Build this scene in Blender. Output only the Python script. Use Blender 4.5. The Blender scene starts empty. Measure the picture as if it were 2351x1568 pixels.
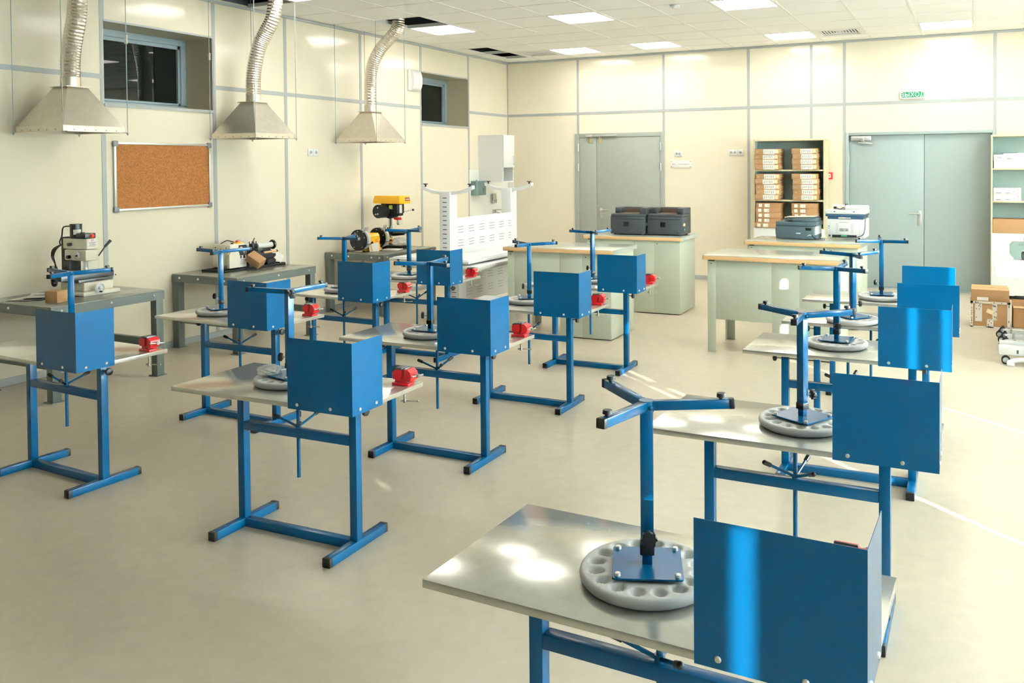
import bpy, bmesh, math, random
from mathutils import Vector, Matrix
random.seed(7)
SC = bpy.context.scene
COL = SC.collection
R = math.radians

# ------------------------------------------------------------------ camera
WL, YB, HC = -6.848, 12.234, 3.363           # left wall x, back wall y, ceiling z
XR, YF = 3.8, -2.8                           # right wall x, wall behind the camera
cam_d = bpy.data.cameras.new('camera')
cam = bpy.data.objects.new('camera', cam_d); COL.objects.link(cam)
yaw, pitch, roll = 0.4431, -0.0220, -0.0073
_f = Vector((-math.sin(yaw), math.cos(yaw), 0)); _r = Vector((math.cos(yaw), math.sin(yaw), 0)); _u = Vector((0, 0, 1))
_f2 = _f*math.cos(pitch)+_u*math.sin(pitch); _u2 = _u*math.cos(pitch)-_f*math.sin(pitch)
_r3 = _r*math.cos(roll)+_u2*math.sin(roll); _u3 = _u2*math.cos(roll)-_r*math.sin(roll)
m = Matrix((_r3, _u3, -_f2)).transposed().to_4x4(); m.translation = (0, 0, 1.7029)
cam.matrix_world = m
cam_d.sensor_width = 36; cam_d.lens = 1968.96/2351*36
cam_d.shift_x = -(1299.28-1175.5)/2351; cam_d.shift_y = (421.35-784)/2351
cam_d.clip_start = .05; cam_d.clip_end = 100
SC.camera = cam

# ------------------------------------------------------------------ world, sun, exposure
w = bpy.data.worlds.new('daylight'); SC.world = w; w.use_nodes = True
bg = w.node_tree.nodes['Background']; bg.inputs[0].default_value = (.80, .93, 1, 1); bg.inputs[1].default_value = 150.0
sun_d = bpy.data.lights.new('sun', 'SUN'); sun = bpy.data.objects.new('sun', sun_d); COL.objects.link(sun)
sun_d.energy = 21; sun_d.angle = R(.35); sun_d.color = (1, .95, .89)
EL = R(12.0)
sun.rotation_euler = Vector((-.77*math.cos(EL), .638*math.cos(EL), -math.sin(EL))).to_track_quat('-Z', 'Y').to_euler()
LAMP = 7.6
vs = SC.view_settings
SC.display_settings.display_device = 'sRGB'
vs.view_transform = 'Standard'; vs.look = 'None'; vs.gamma = 1; vs.use_curve_mapping = False; vs.exposure = 1.22
cy = SC.cycles
cy.max_bounces = 7; cy.diffuse_bounces = 4; cy.glossy_bounces = 4; cy.transmission_bounces = 6; cy.transparent_max_bounces = 8
cy.sample_clamp_indirect = 6; cy.caustics_reflective = False; cy.caustics_refractive = False; cy.use_denoising = True

# ------------------------------------------------------------------ materials
def lin(c):
    return tuple(((v/255)/12.92 if v/255 <= .04045 else ((v/255+.055)/1.055)**2.4) for v in c)
MATS = {}
def mat(name, rgb, rough=.5, metal=0, var=.04, scale=8, bump=0, bscale=60, spec=.5, coat=0, alpha=1, trans=0, emit=None, estr=0, ior=1.5, stretch=None, var2=None):
    """procedural principled material: base colour varied by noise, optional bump"""
    if name in MATS: return MATS[name]
    M = bpy.data.materials.new(name); M.use_nodes = True; nt = M.node_tree; N = nt.nodes; L = nt.links
    b = N['Principled BSDF']; c = lin(rgb)
    b.inputs['Roughness'].default_value = rough; b.inputs['Metallic'].default_value = metal
    b.inputs['Specular IOR Level'].default_value = spec; b.inputs['IOR'].default_value = ior
    b.inputs['Coat Weight'].default_value = coat; b.inputs['Coat Roughness'].default_value = .08
    b.inputs['Alpha'].default_value = alpha; b.inputs['Transmission Weight'].default_value = trans
    tc = N.new('ShaderNodeTexCoord'); src = tc.outputs['Object']
    if stretch:
        mp = N.new('ShaderNodeMapping'); mp.inputs['Scale'].default_value = stretch; L.new(src, mp.inputs[0]); src = mp.outputs[0]
    n = N.new('ShaderNodeTexNoise'); n.inputs['Scale'].default_value = scale; n.inputs['Detail'].default_value = 5; L.new(src, n.inputs['Vector'])
    cr = N.new('ShaderNodeValToRGB'); e = cr.color_ramp.elements
    e[0].position = .3; e[1].position = .7
    lo = lin(var2) if var2 else tuple(v*(1-var) for v in c)
    e[0].color = (*lo, 1); e[1].color = (*(tuple(min(1, v*(1+var)) for v in c)), 1)
    L.new(n.outputs['Fac'], cr.inputs[0]); L.new(cr.outputs[0], b.inputs['Base Color'])
    if bump:
        n2 = N.new('ShaderNodeTexNoise'); n2.inputs['Scale'].default_value = bscale; n2.inputs['Detail'].default_value = 3; L.new(src, n2.inputs['Vector'])
        bp = N.new('ShaderNodeBump'); bp.inputs['Strength'].default_value = bump; bp.inputs['Distance'].default_value = .01
        L.new(n2.outputs['Fac'], bp.inputs['Height']); L.new(bp.outputs[0], b.inputs['Normal'])
    if emit:
        b.inputs['Emission Color'].default_value = (*emit, 1); b.inputs['Emission Strength'].default_value = estr
    MATS[name] = M
    return M
WALL = mat('cream_laminate_panel', (231, 223, 200), .15, var=.012, scale=3, bump=.02, bscale=2.2)
STRIP = mat('grey_joint_strip', (168, 172, 170), .4, var=.02)
REVEAL = mat('window_reveal_panel', (196, 187, 158), .35, var=.02)
TILE = mat('mineral_ceiling_tile', (250, 252, 250), .9, var=.015, scale=90, bump=.15, bscale=300)
GRID = mat('white_ceiling_grid', (238, 240, 236), .5, var=.01)
DARK = mat('painted_dark_void', (9, 10, 12), .8)  # near black in place of shade behind ceiling holes, vents and openings
LAMPM = mat('lit_diffuser', (255, 255, 255), .6, emit=(1, .97, .92), estr=LAMP)
FLOOR = mat('beige_linoleum', (198, 186, 164), .34, var=.045, scale=14, bump=.02, bscale=180)
BLUE = mat('blue_enamel', (0, 73, 113), .24, var=.02, scale=3, bump=.012, bscale=220, coat=.15, spec=.2)
BLACK = mat('black_plastic', (11, 12, 13), .45, var=.1, spec=.3)
GALV = mat('galvanised_sheet', (218, 217, 208), .17, metal=.62, var=.05, scale=26, bump=.05, bscale=5.5)
GALVH = mat('galvanised_hood', (222, 214, 198), .3, metal=.72, var=.05, scale=22, bump=.02, bscale=6)
FOIL = mat('aluminium_foil_duct', (228, 220, 208), .22, metal=.95, var=.05, scale=40, bump=.5, bscale=70)
SEAT = mat('grey_seat_plastic', (200, 200, 197), .5, var=.02, scale=20)
STEEL = mat('bright_steel', (200, 200, 196), .25, metal=1, var=.04)
IRON = mat('dark_machined_iron', (72, 74, 72), .4, metal=.6, var=.08, scale=14)
RED = mat('red_enamel', (214, 16, 24), .3, var=.04, coat=.3)
YEL = mat('yellow_paint', (252, 184, 12), .35, var=.02, coat=.2)
CREAM = mat('machine_cream_paint', (232, 228, 208), .4, var=.02)
WHITE = mat('white_enamel', (228, 230, 228), .35, var=.01)
GREYT = mat('grey_green_bench_steel', (98, 106, 100), .42, var=.03, scale=12)
GREYTOP = mat('grey_green_bench_top', (118, 121, 110), .16, var=.04, scale=9)
BOLT = mat('zinc_bolt', (226, 226, 220), .35, metal=.5, var=.03)
SAGE = mat('sage_laminate', (196, 204, 186), .5, var=.015)
WOOD = mat('beech_edge_band', (226, 186, 134), .5, var=.06, scale=6, stretch=(1, 20, 20))
LAMT = mat('zinc_clad_worktop', (196, 202, 190), .2, metal=.45, var=.06, scale=7, bump=.02, bscale=5)
DOORG = mat('grey_door_paint', (160, 165, 156), .42, var=.015, bump=.02, bscale=300)
DOORB = mat('blue_grey_door_paint', (158, 172, 170), .42, var=.015, bump=.02, bscale=300)
CORK = mat('cork', (146, 90, 36), .9, var=.2, scale=130, bump=.2, bscale=160, var2=(98, 56, 18))
ALU = mat('satin_aluminium', (214, 216, 214), .32, metal=.75, var=.02)
CAP = mat('grey_corner_cap', (120, 124, 122), .5)
FRAME = mat('window_frame_grey', (150, 166, 172), .4, var=.02)
GLASS = mat('dark_glass', (8, 11, 9), .02, var=.1, spec=.25)
CARD = mat('brown_cardboard', (164, 124, 82), .8, var=.04, scale=14, stretch=(1, 1, 6))
CARD2 = mat('pale_cardboard', (184, 148, 106), .8, var=.04, scale=14)
PAPER = mat('white_paper', (238, 236, 228), .7, var=.02)
CREAMP = mat('cream_sticker', (240, 222, 176), .7, var=.02)
INK = mat('printed_ink', (60, 58, 56), .7)
BEECH = mat('pale_shelf_edge', (214, 206, 172), .5, var=.05, scale=5, stretch=(12, 12, 1))
SHELFB = mat('grey_green_shelf_back', (176, 198, 190), .5, var=.02)
PRN = mat('charcoal_plastic', (38, 42, 43), .5, var=.04, bump=.03, bscale=400)
PRN2 = mat('slate_printer_plastic', (58, 74, 78), .5, var=.03, bump=.03, bscale=400)
NAVY = mat('navy_plastic', (36, 66, 90), .35)
PWHITE = mat('white_printer_plastic', (228, 231, 229), .45, var=.01)
ROD = mat('grey_hanger_rod', (128, 138, 134), .4, metal=.3)
FAINT = mat('faint_print', (186, 186, 180), .7)
GREEN = mat('green_sign', (10, 120, 72), .5, emit=(.02, .42, .2), estr=.05)
SIGNW = mat('white_sign_letters', (245, 248, 244), .5, emit=(1, 1, 1), estr=.05)
TEALM = mat('brushed_dispenser_steel', (120, 142, 142), .3, metal=.6, var=.05)
CASE = mat('grey_green_case', (122, 138, 128), .5, var=.02)
FILM = mat('clear_plastic_film', (236, 236, 230), .25, alpha=.45, var=.02, bump=.6, bscale=30)
ACRYL = mat('clear_acrylic', (240, 245, 240), .05, alpha=.22)
TAPE = mat('clear_parcel_tape', (226, 220, 208), .3, var=.03)
GRN = mat('green_port', (40, 190, 120), .5)
REDLOGO = mat('red_ink', (206, 30, 44), .6)
YLAB = mat('yellow_label', (236, 220, 60), .6)
def blind_material():
    M = bpy.data.materials.new('white_blind_fabric'); M.use_nodes = True; nt = M.node_tree; N = nt.nodes
    N.remove(N['Principled BSDF']); d = N.new('ShaderNodeBsdfDiffuse'); t = N.new('ShaderNodeBsdfTranslucent'); mx = N.new('ShaderNodeMixShader')
    no = N.new('ShaderNodeTexNoise'); no.inputs['Scale'].default_value = 60; cr = N.new('ShaderNodeValToRGB')
    cr.color_ramp.elements[0].color = (.80, .84, .82, 1); cr.color_ramp.elements[1].color = (.88, .92, .90, 1)
    nt.links.new(no.outputs['Fac'], cr.inputs[0])
    for s in (d, t): nt.links.new(cr.outputs[0], s.inputs[0])
    mx.inputs[0].default_value = .38; nt.links.new(d.outputs[0], mx.inputs[1]); nt.links.new(t.outputs[0], mx.inputs[2])
    nt.links.new(mx.outputs[0], N['Material Output'].inputs[0]); return M
BLIND = blind_material()

# ------------------------------------------------------------------ mesh helpers
class MB:
    def __init__(s): s.v = []; s.f = []; s.mi = []; s.ms = []; s.cur = 0
    def mat(s, m):
        if m not in s.ms: s.ms.append(m)
        s.cur = s.ms.index(m); return s
    def add(s, vs, fs, M=None):
        o = len(s.v)
        s.v += [tuple(M @ Vector(v)) if M else tuple(v) for v in vs]
        s.f += [tuple(i+o for i in f) for f in fs]; s.mi += [s.cur]*len(fs); return s
    def from_bm(s, bm, M=None):
        bm.verts.index_update()
        s.add([v.co[:] for v in bm.verts], [[v.index for v in f.verts] for f in bm.faces], M); bm.free(); return s
    def box(s, x0, x1, y0, y1, z0, z1, b=0, M=None, seg=2):
        if b <= 0:
            vs = [(x, y, z) for z in (z0, z1) for y in (y0, y1) for x in (x0, x1)]
            return s.add(vs, [(0, 2, 3, 1), (4, 5, 7, 6), (0, 1, 5, 4), (2, 6, 7, 3), (0, 4, 6, 2), (1, 3, 7, 5)], M)
        bm = bmesh.new(); bmesh.ops.create_cube(bm, size=1)
        for v in bm.verts: v.co = Vector((x0+(v.co.x+.5)*(x1-x0), y0+(v.co.y+.5)*(y1-y0), z0+(v.co.z+.5)*(z1-z0)))
        bmesh.ops.bevel(bm, geom=bm.edges[:], offset=min(b, .45*min(abs(x1-x0), abs(y1-y0), abs(z1-z0))), segments=seg, profile=.5, affect='EDGES')
        return s.from_bm(bm, M)
    def cyl(s, p, q, r, r2=None, n=16, M=None, cap=True):
        p, q = Vector(p), Vector(q); d = (q-p).normalized(); r2 = r if r2 is None else r2
        a = d.orthogonal().normalized(); c = d.cross(a)
        vs = []
        for P, rr in ((p, r), (q, r2)):
            vs += [P+(a*math.cos(2*math.pi*i/n)+c*math.sin(2*math.pi*i/n))*rr for i in range(n)]
        fs = [(i, (i+1) % n, n+(i+1) % n, n+i) for i in range(n)]
        if cap: fs += [tuple(range(n-1, -1, -1)), tuple(range(n, 2*n))]
        return s.add(vs, fs, M)
    def lathe(s, prof, n=32, M=None):
        """prof: list of (r, z) bottom to top"""
        vs = []; fs = []
        for r, z in prof: vs += [(r*math.cos(2*math.pi*i/n), r*math.sin(2*math.pi*i/n), z) for i in range(n)]
        for k in range(len(prof)-1):
            for i in range(n): fs.append((k*n+i, k*n+(i+1) % n, (k+1)*n+(i+1) % n, (k+1)*n+i))
        fs.append(tuple(range(n-1, -1, -1))); fs.append(tuple((len(prof)-1)*n+i for i in range(n)))
        return s.add(vs, fs, M)
    def prism(s, poly, z0, z1, M=None):
        n = len(poly); vs = [(x, y, z0) for x, y in poly]+[(x, y, z1) for x, y in poly]
        fs = [tuple(range(n-1, -1, -1)), tuple(range(n, 2*n))]+[(i, (i+1) % n, n+(i+1) % n, n+i) for i in range(n)]
        return s.add(vs, fs, M)
    def tube(s, pts, r, n=8, sub=5, M=None, ridge=0, rings=None):
        P = [Vector(p) for p in pts]; Q = []
        for i in range(len(P)-1):
            a, b, c, d = P[max(i-1, 0)], P[i], P[i+1], P[min(i+2, len(P)-1)]
            for k in range(sub):
                t = k/sub; Q.append(.5*((2*b)+(c-a)*t+(2*a-5*b+4*c-d)*t*t+(3*b-a-3*c+d)*t**3))
        Q.append(P[-1]); vs = []; fs = []
        up = (Q[1]-Q[0]).orthogonal().normalized()
        for i, q in enumerate(Q):
            d = (Q[min(i+1, len(Q)-1)]-Q[max(i-1, 0)]).normalized()
            up = (up-d*up.dot(d)).normalized(); c = d.cross(up)
            rr = r*(1+(ridge if i % 2 else 0))
            vs += [q+(up*math.cos(2*math.pi*k/n)+c*math.sin(2*math.pi*k/n))*rr for k in range(n)]
        for i in range(len(Q)-1):
            for k in range(n): fs.append((i*n+k, i*n+(k+1) % n, (i+1)*n+(k+1) % n, (i+1)*n+k))
        fs.append(tuple(range(n-1, -1, -1))); fs.append(tuple((len(Q)-1)*n+k for k in range(n)))
        return s.add(vs, fs, M)
    def ball(s, c, r, n=12, M=None):
        pr = [(max(1e-4, r*math.sin(math.pi*k/8)), -r*math.cos(math.pi*k/8)) for k in range(9)]
        T = Matrix.Translation(c); return s.lathe(pr, n, (M @ T) if M else T)
    def build(s, name, parent=None, loc=(0, 0, 0), sharp=32, rot=None):
        me = bpy.data.meshes.new(name); me.from_pydata(s.v, [], s.f)
        for m_ in s.ms: me.materials.append(m_)
        if len(s.ms) > 1: me.polygons.foreach_set('material_index', s.mi)
        bm = bmesh.new(); bm.from_mesh(me); bmesh.ops.recalc_face_normals(bm, faces=bm.faces[:]); bm.to_mesh(me); bm.free()
        me.polygons.foreach_set('use_smooth', [True]*len(me.polygons)); me.set_sharp_from_angle(angle=R(sharp)); me.update()
        o = bpy.data.objects.new(name, me); COL.objects.link(o); o.location = loc
        if rot: o.rotation_euler = rot
        if parent: o.parent = parent
        return o
def mb(m): return MB().mat(m)
def TR(loc=(0, 0, 0), z=0, y=0, x=0):
    return Matrix.Translation(loc) @ Matrix.Rotation(R(z), 4, 'Z') @ Matrix.Rotation(R(y), 4, 'Y') @ Matrix.Rotation(R(x), 4, 'X')
def tag(o, label, cat, group=None):
    o['label'] = label; o['category'] = cat
    if group: o['group'] = group
    return o
def thing(name, label, cat, loc=(0, 0, 0), rz=0, group=None):
    o = bpy.data.objects.new(name, None); COL.objects.link(o); o.empty_display_size = .1
    o.location = loc; o.rotation_euler = (0, 0, rz); return tag(o, label, cat, group)
def struct(o): o['kind'] = 'structure'; return o
KIDS = {}
def dup(root, loc, rz, label, group=None):
    def kids(o): return [c for c in ALL if c.parent == o]
    ALL = list(COL.objects)
    def cp(o, parent):
        c = o.copy(); COL.objects.link(c)
        if parent: c.parent = parent
        for k in kids(o): cp(k, c)
        return c
    r = cp(root, None); r.location = loc; r.rotation_euler = (0, 0, rz); r['label'] = label
    if group: r['group'] = group
    return r
def children(o): return [c for c in COL.objects if c.parent == o]
def text(body, size, m, name, parent=None, loc=(0, 0, 0), rot=(R(90), 0, 0), depth=.001, align='CENTER', xs=1):
    cu = bpy.data.curves.new(name, 'FONT'); cu.body = body; cu.size = size; cu.extrude = depth; cu.align_x = align; cu.align_y = 'CENTER'; cu.resolution_u = 3
    t = bpy.data.objects.new(name, cu); COL.objects.link(t); bpy.context.view_layer.update()
    dg = bpy.context.evaluated_depsgraph_get(); me = bpy.data.meshes.new_from_object(t.evaluated_get(dg))
    COL.objects.unlink(t); bpy.data.objects.remove(t); me.materials.clear(); me.materials.append(m)
    o = bpy.data.objects.new(name, me); COL.objects.link(o); o.location = loc; o.rotation_euler = rot; o.scale = (xs, 1, 1)
    if parent: o.parent = parent
    return o
FX = (R(90), 0, R(90))      # text facing +x
FY = (R(90), 0, 0)          # text facing -y

# ------------------------------------------------------------------ room shell
def wall_cells(B, axis, fixed0, fixed1, a0, a1, z0, z1, holes):
    As = sorted({a0, a1, *[h[0] for h in holes], *[h[1] for h in holes]}); Zs = sorted({z0, z1, *[h[2] for h in holes], *[h[3] for h in holes]})
    for i in range(len(As)-1):
        for k in range(len(Zs)-1):
            ca, cz = (As[i]+As[i+1])/2, (Zs[k]+Zs[k+1])/2
            if any(h[0] < ca < h[1] and h[2] < cz < h[3] for h in holes): continue
            if axis == 'x': B.box(fixed0, fixed1, As[i], As[i+1], Zs[k], Zs[k+1])
            else: B.box(As[i], As[i+1], fixed0, fixed1, Zs[k], Zs[k+1])
ZT = HC+.75
W1 = (5.045, 6.245, 2.262, 2.99); W2 = (9.815, 11.03, 2.275, 2.99)
B = mb(WALL); wall_cells(B, 'x', WL-.46, WL, YF, YB+.3, 0, ZT, [W1, W2]); struct(B.build('wall_left'))
D1 = (-5.60, -4.20, 0, 2.15); D2 = (-1.55, .235, 0, 2.09)
B = mb(WALL); wall_cells(B, 'y', YB, YB+.3, WL, XR+.3, 0, ZT, [D1, D2]); struct(B.build('wall_back'))
WR = [(-2.3, -1.6, .9, 3.0), (.72, 1.55, .9, 3.0), (2.7, 6.6, .9, 3.0), (7.4, 9.9, .9, 3.0)]
B = mb(WALL); wall_cells(B, 'x', XR, XR+.3, YF, YB+.3, 0, ZT, WR); struct(B.build('wall_right'))
B = mb(mat('light_absorbing_wall', (46, 44, 42), .7)); B.box(WL-.46, XR+.3, YF-.2, YF, 0, ZT); struct(B.build('wall_front'))  # wall out of view, darkened to absorb light from behind the camera
B = mb(FLOOR); B.box(WL-.46, XR+.3, YF-.2, YB+.5, -.1, 0); struct(B.build('floor'))
# ceiling tiles on a grid, some missing, some replaced by lights and vents
PX, PY = .62, .632
GX = [WL]+[-6.19+PX*k for k in range(17)]+[XR]
GX = [g for g in GX if g <= XR]
GY = [YF]+[y for y in [8.6+PY*k for k in range(-18, 6)] if YF+.05 < y < YB-.05]+[YB]
def cell(x, y):
    i = max(k for k in range(len(GX)-1) if GX[k] <= x+1e-3); j = max(k for k in range(len(GY)-1) if GY[k] <= y+1e-3); return (i, j)
LIGHTS = [(-5.57, 11.128), (-4.33, 11.128), (-2.47, 11.128), (-.61, 11.128), (-6.19, 8.6), (-4.33, 8.6), (-2.47, 8.6), (-.61, 8.6), (1.25, 11.128), (1.25, 8.6), (1.25, 6.072),
          (-6.19, 6.072), (-4.33, 6.072), (-2.47, 6.072), (-.61, 6.072)]
VENTS = [(-6.19, 11.128), (-1.85, 11.128)]
HOLES = [(-6.19, 7.968), (WL, 6.072), (WL, 4.176)]
PART = [(WL, 10.496), (WL, 11.128)]
lc = {cell(*c) for c in LIGHTS}; vc = {cell(*c) for c in VENTS}; hc = {cell(*c) for c in HOLES}; pc = {cell(*c) for c in PART}
T = MB()
for i in range(len(GX)-1):
    for j in range(len(GY)-1):
        x0, x1, y0, y1 = GX[i], GX[i+1], GY[j], GY[j+1]
        if (i, j) in lc or (i, j) in vc or (i, j) in hc: continue
        if (i, j) in pc: x1 = x0+.26
        T.mat(TILE).box(x0+.004, x1-.004, y0+.004, y1-.004, HC+.004, HC+.018)
T.mat(GRID)
for x in GX[1:-1]: T.box(x-.011, x+.011, YF, YB, HC, HC+.008); T.box(x-.0015, x+.0015, YF, YB, HC+.008, HC+.04)
for y in GY[1:-1]: T.box(WL, XR, y-.011, y+.011, HC+.0005, HC+.0085); T.box(WL, XR, y-.0015, y+.0015, HC+.0085, HC+.04)
struct(T.build('ceiling'))
B = mb(DARK); B.box(WL-.46, XR+.3, YF-.2, YB+.3, ZT, ZT+.1); B.box(WL, WL+.01, YF, YB, HC+.022, ZT); B.box(WL, XR, YB-.01, YB, HC+.022, ZT); struct(B.build('ceiling'))  # near-black slab and added liners put the shade above the holes into colour
PLACE = {(-5.57, 11.128): 'bright square ceiling light at the back, beside the left air vent', (-4.33, 11.128): 'bright square ceiling light in the back row, above the left grey door', (-2.47, 11.128): 'bright square ceiling light at the back, beside the right air vent',
         (-.61, 11.128): 'bright square ceiling light in the back row, above the green exit sign', (-6.19, 8.6): 'bright square ceiling light beside the open ceiling hole of the farthest duct', (-4.33, 8.6): 'bright square ceiling light in the middle row, alone near the centre of the photo',
         (-2.47, 8.6): 'bright square ceiling light in the middle row, cut by the top photo edge', (-6.19, 6.072): 'bright ceiling light beside the middle foil duct, at the top photo edge'}
first = None
for n, c in enumerate(LIGHTS):
    i, j = cell(*c); cx, cyy = (GX[i]+GX[i+1])/2, (GY[j]+GY[j+1])/2
    lab = PLACE.get(c, 'square recessed ceiling light outside the photo frame')
    if not first:
        first = thing('ceiling_light', lab, 'ceiling light', (cx, cyy, HC), 0, 'square ceiling light panels')
        a, b = PX/2-.012, PY/2-.012; f = mb(WHITE)
        f.box(-a, a, -b, -b+.016, 0, .02); f.box(-a, a, b-.016, b, 0, .02); f.box(-a, -a+.016, -b+.016, b-.016, 0, .02); f.box(a-.016, a, -b+.016, b-.016, 0, .02)
        f.build('frame', first); mb(LAMPM).box(-a+.017, a-.017, -b+.017, b-.017, .004, .016).build('diffuser', first)
    else: dup(first, (cx, cyy, HC), 0, lab)
def vent(x, y, lab):
    i, j = cell(x, y); t = thing('air_vent', lab, 'air vent', ((GX[i]+GX[i+1])/2, (GY[j]+GY[j+1])/2, HC), 0, 'square ceiling air vents')
    a, b = PX/2-.013, PY/2-.013; f = mb(WHITE); q = .23
    f.box(-a, a, -b, -q, 0, .01); f.box(-a, a, q, b, 0, .01); f.box(-a, -q, -q, q, 0, .01); f.box(q, a, -q, q, 0, .01); f.build('frame', t)
    mb(DARK).box(-q, q, -q, q, .05, .06).build('backing', t)
    s = mb(WHITE)
    for k in range(6):
        u = .04+.036*k
        for z in range(4):
            s.box(-u, u, -u-.011, -u+.011, .012, .016, M=TR(z=90*z) @ TR((0, 0, 0)))
    s.box(-.016, .016, -.016, .016, .012, .016); s.build('louvre', t)
vent(*VENTS[0], 'white louvred air vent in the ceiling by the far left corner'); vent(*VENTS[1], 'white louvred air vent in the ceiling above the bookcase')
# joint strips
trim_n = [0]
def trim(B):
    trim_n[0] += 1; return struct(B.build('trim_%d' % trim_n[0]))
SW = .021
for y in (5.035, 6.249, 7.236, 8.523, 9.805, 11.034):
    B = mb(STRIP)
    segs = [(0, HC)]
    if y in (5.035,): segs = [(0, W1[2]), (W1[3], HC)]
    if y in (9.805,): segs = [(0, W2[2]), (W2[3], HC)]
    for z0, z1 in segs: B.box(WL, WL+.004, y-SW, y+SW, z0, z1)
    if y == 5.035: B.box(WL, WL+.004, y-SW, y+.006, W1[2], W1[3])
    if y == 9.805: B.box(WL, WL+.004, y-SW, y+.006, W2[2], W2[3])
    trim(B)
B = mb(STRIP)
for y0, y1 in ((YF, W1[0]), (W1[1], W2[0]), (W2[1], YB)): B.box(WL, WL+.0045, y0, y1, 2.5-SW, 2.5+SW)
trim(B)
for x in (-5.587, -4.179, -2.903, -2.028, -1.587, .2526, 1.5, 2.75):
    B = mb(STRIP)
    z0 = {-5.587: 2.18, -4.179: 2.18, -1.587: 0, .2526: 0}.get(x, 0)
    B.box(x-SW*.9, x+SW*.9, YB-.004, YB, z0, HC); trim(B)
B = mb(STRIP); B.box(WL, XR, YB-.0045, YB, 2.5-SW, 2.5+SW); trim(B)
B = mb(STRIP); B.box(WL, WL+.022, YF, YB, HC-.026, HC); B.box(WL, XR, YB-.022, YB, HC-.026, HC); B.box(WL, WL+.012, YB-.012, YB, 0, HC); trim(B)
B = mb(STRIP)
for w_ in (W1, W2):
    y0, y1, z0, z1 = w_
    B.box(WL-.002, WL+.008, y0, y1, z1-.006, z1+.012); B.box(WL-.002, WL+.012, y0, y1, z0-.02, z0+.004); B.box(WL-.002, WL+.008, y1-.006, y1+.014, z0, z1)
trim(B)
B = mb(STRIP); B.box(WL, WL+.012, YF, YB, 0, .06, .003); struct(B.build('baseboard_left'))
B = mb(STRIP); B.box(WL, D1[0]-.05, YB-.012, YB, 0, .06); B.box(D1[1]+.05, D2[0]-.03, YB-.012, YB, 0, .06); B.box(D2[1]+.03, XR, YB-.012, YB, 0, .06); struct(B.build('baseboard_back'))
# windows in the left wall
def left_window(n, w_):
    y0, y1, z0, z1 = w_; x = WL-.37; f = mb(REVEAL)
    f.box(x-.02, WL-.002, y0, y0+.006, z0, z1); f.box(x-.02, WL-.002, y1-.006, y1, z0, z1); f.box(x-.02, WL-.002, y0, y1, z1-.006, z1); f.box(x-.02, WL, y0, y1, z0, z0+.008)
    o = struct(f.build('window_%d' % n))
    f = mb(FRAME); t = .062
    for a in ((y0+.006, y1-.006, z1-.006-t, z1-.006), (y0+.006, y1-.006, z0+.008, z0+.008+t*.8), (y0+.006, y0+.006+t, z0+t, z1-t), (y1-.006-t, y1-.006, z0+t, z1-t)): f.box(x-.05, x, *a, .004)
    for a in ((y0+t, y1-t, z1-t-.04, z1-t), (y0+t, y1-t, z0+t, z0+t+.02), (y0+t, y0+t+.03, z0+t, z1-t), (y1-t-.03, y1-t, z0+t, z1-t)): f.box(x-.06, x-.02, *a)
    f.build('window_frame', o)
    mb(GLASS).box(x-.05, x-.045, y0+t, y1-t, z0+t, z1-t).build('glass_pane', o)
left_window(1, W1); left_window(2, W2)
# right wall windows with vertical blinds, gaps and cover slats shaped to trim the sun
GAPS = [-1.78, 1.21, 1.338, 3.19, 4.13]; GLOW = {-1.78: 1.82, 1.21: 1.4}
for n, (y0, y1, z0, z1) in enumerate(WR):
    f = mb(FRAME); k = 3 if y1-y0 > 2 else 1
    f.box(XR+.12, XR+.18, y0, y1, z0, z0+.06); f.box(XR+.12, XR+.18, y0, y1, z1-.06, z1)
    for i in range(k+1):
        yy = y0+(y1-y0-.06)*i/k; f.box(XR+.12, XR+.18, yy, yy+.06, z0, z1)
    o = struct(f.build('window_%d' % (n+3)))
    b = mb(BLIND); y = y0-.05; zb = z0-.04
    b.box(XR-.06, XR-.02, y0-.08, y1+.08, z1+.04, z1+.08)
    def slat(ya, yb, za, zc): b.add([(XR-.042, ya, za), (XR-.038, yb, za), (XR-.038, yb, zc), (XR-.042, ya, zc)], [(0, 1, 2, 3)])
    while y < y1+.05:
        g = [q for q in GAPS if y-.005 < q < y+.085]
        if g:
            e = g[0]-.014
            if e-y > .01: slat(y, e, zb, z1+.04)
            lo_ = GLOW.get(g[0], 0)
            if lo_: slat(e-.002, e+.04, zb, lo_)
            slat(e-.002, e+.04, 2.13, z1+.04)
            y = g[0]+.014; continue
        slat(y-.004, min(y+.088, y1+.06), zb, z1+.04); y += .084
    b.build('vertical_blind', o)
B = mb(DARK)  # added dark backing, blocks sky light leaking past window panes and door seams
for w_ in (W1, W2): B.box(WL-.52, WL-.46, w_[0]-.2, w_[1]+.2, w_[2]-.2, w_[3]+.2)
B.box(D1[0]-.2, D1[1]+.2, YB+.3, YB+.36, 0, 2.4); B.box(D2[0]-.2, D2[1]+.2, YB+.3, YB+.36, 0, 2.4); struct(B.build('light_block_backing'))
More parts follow.
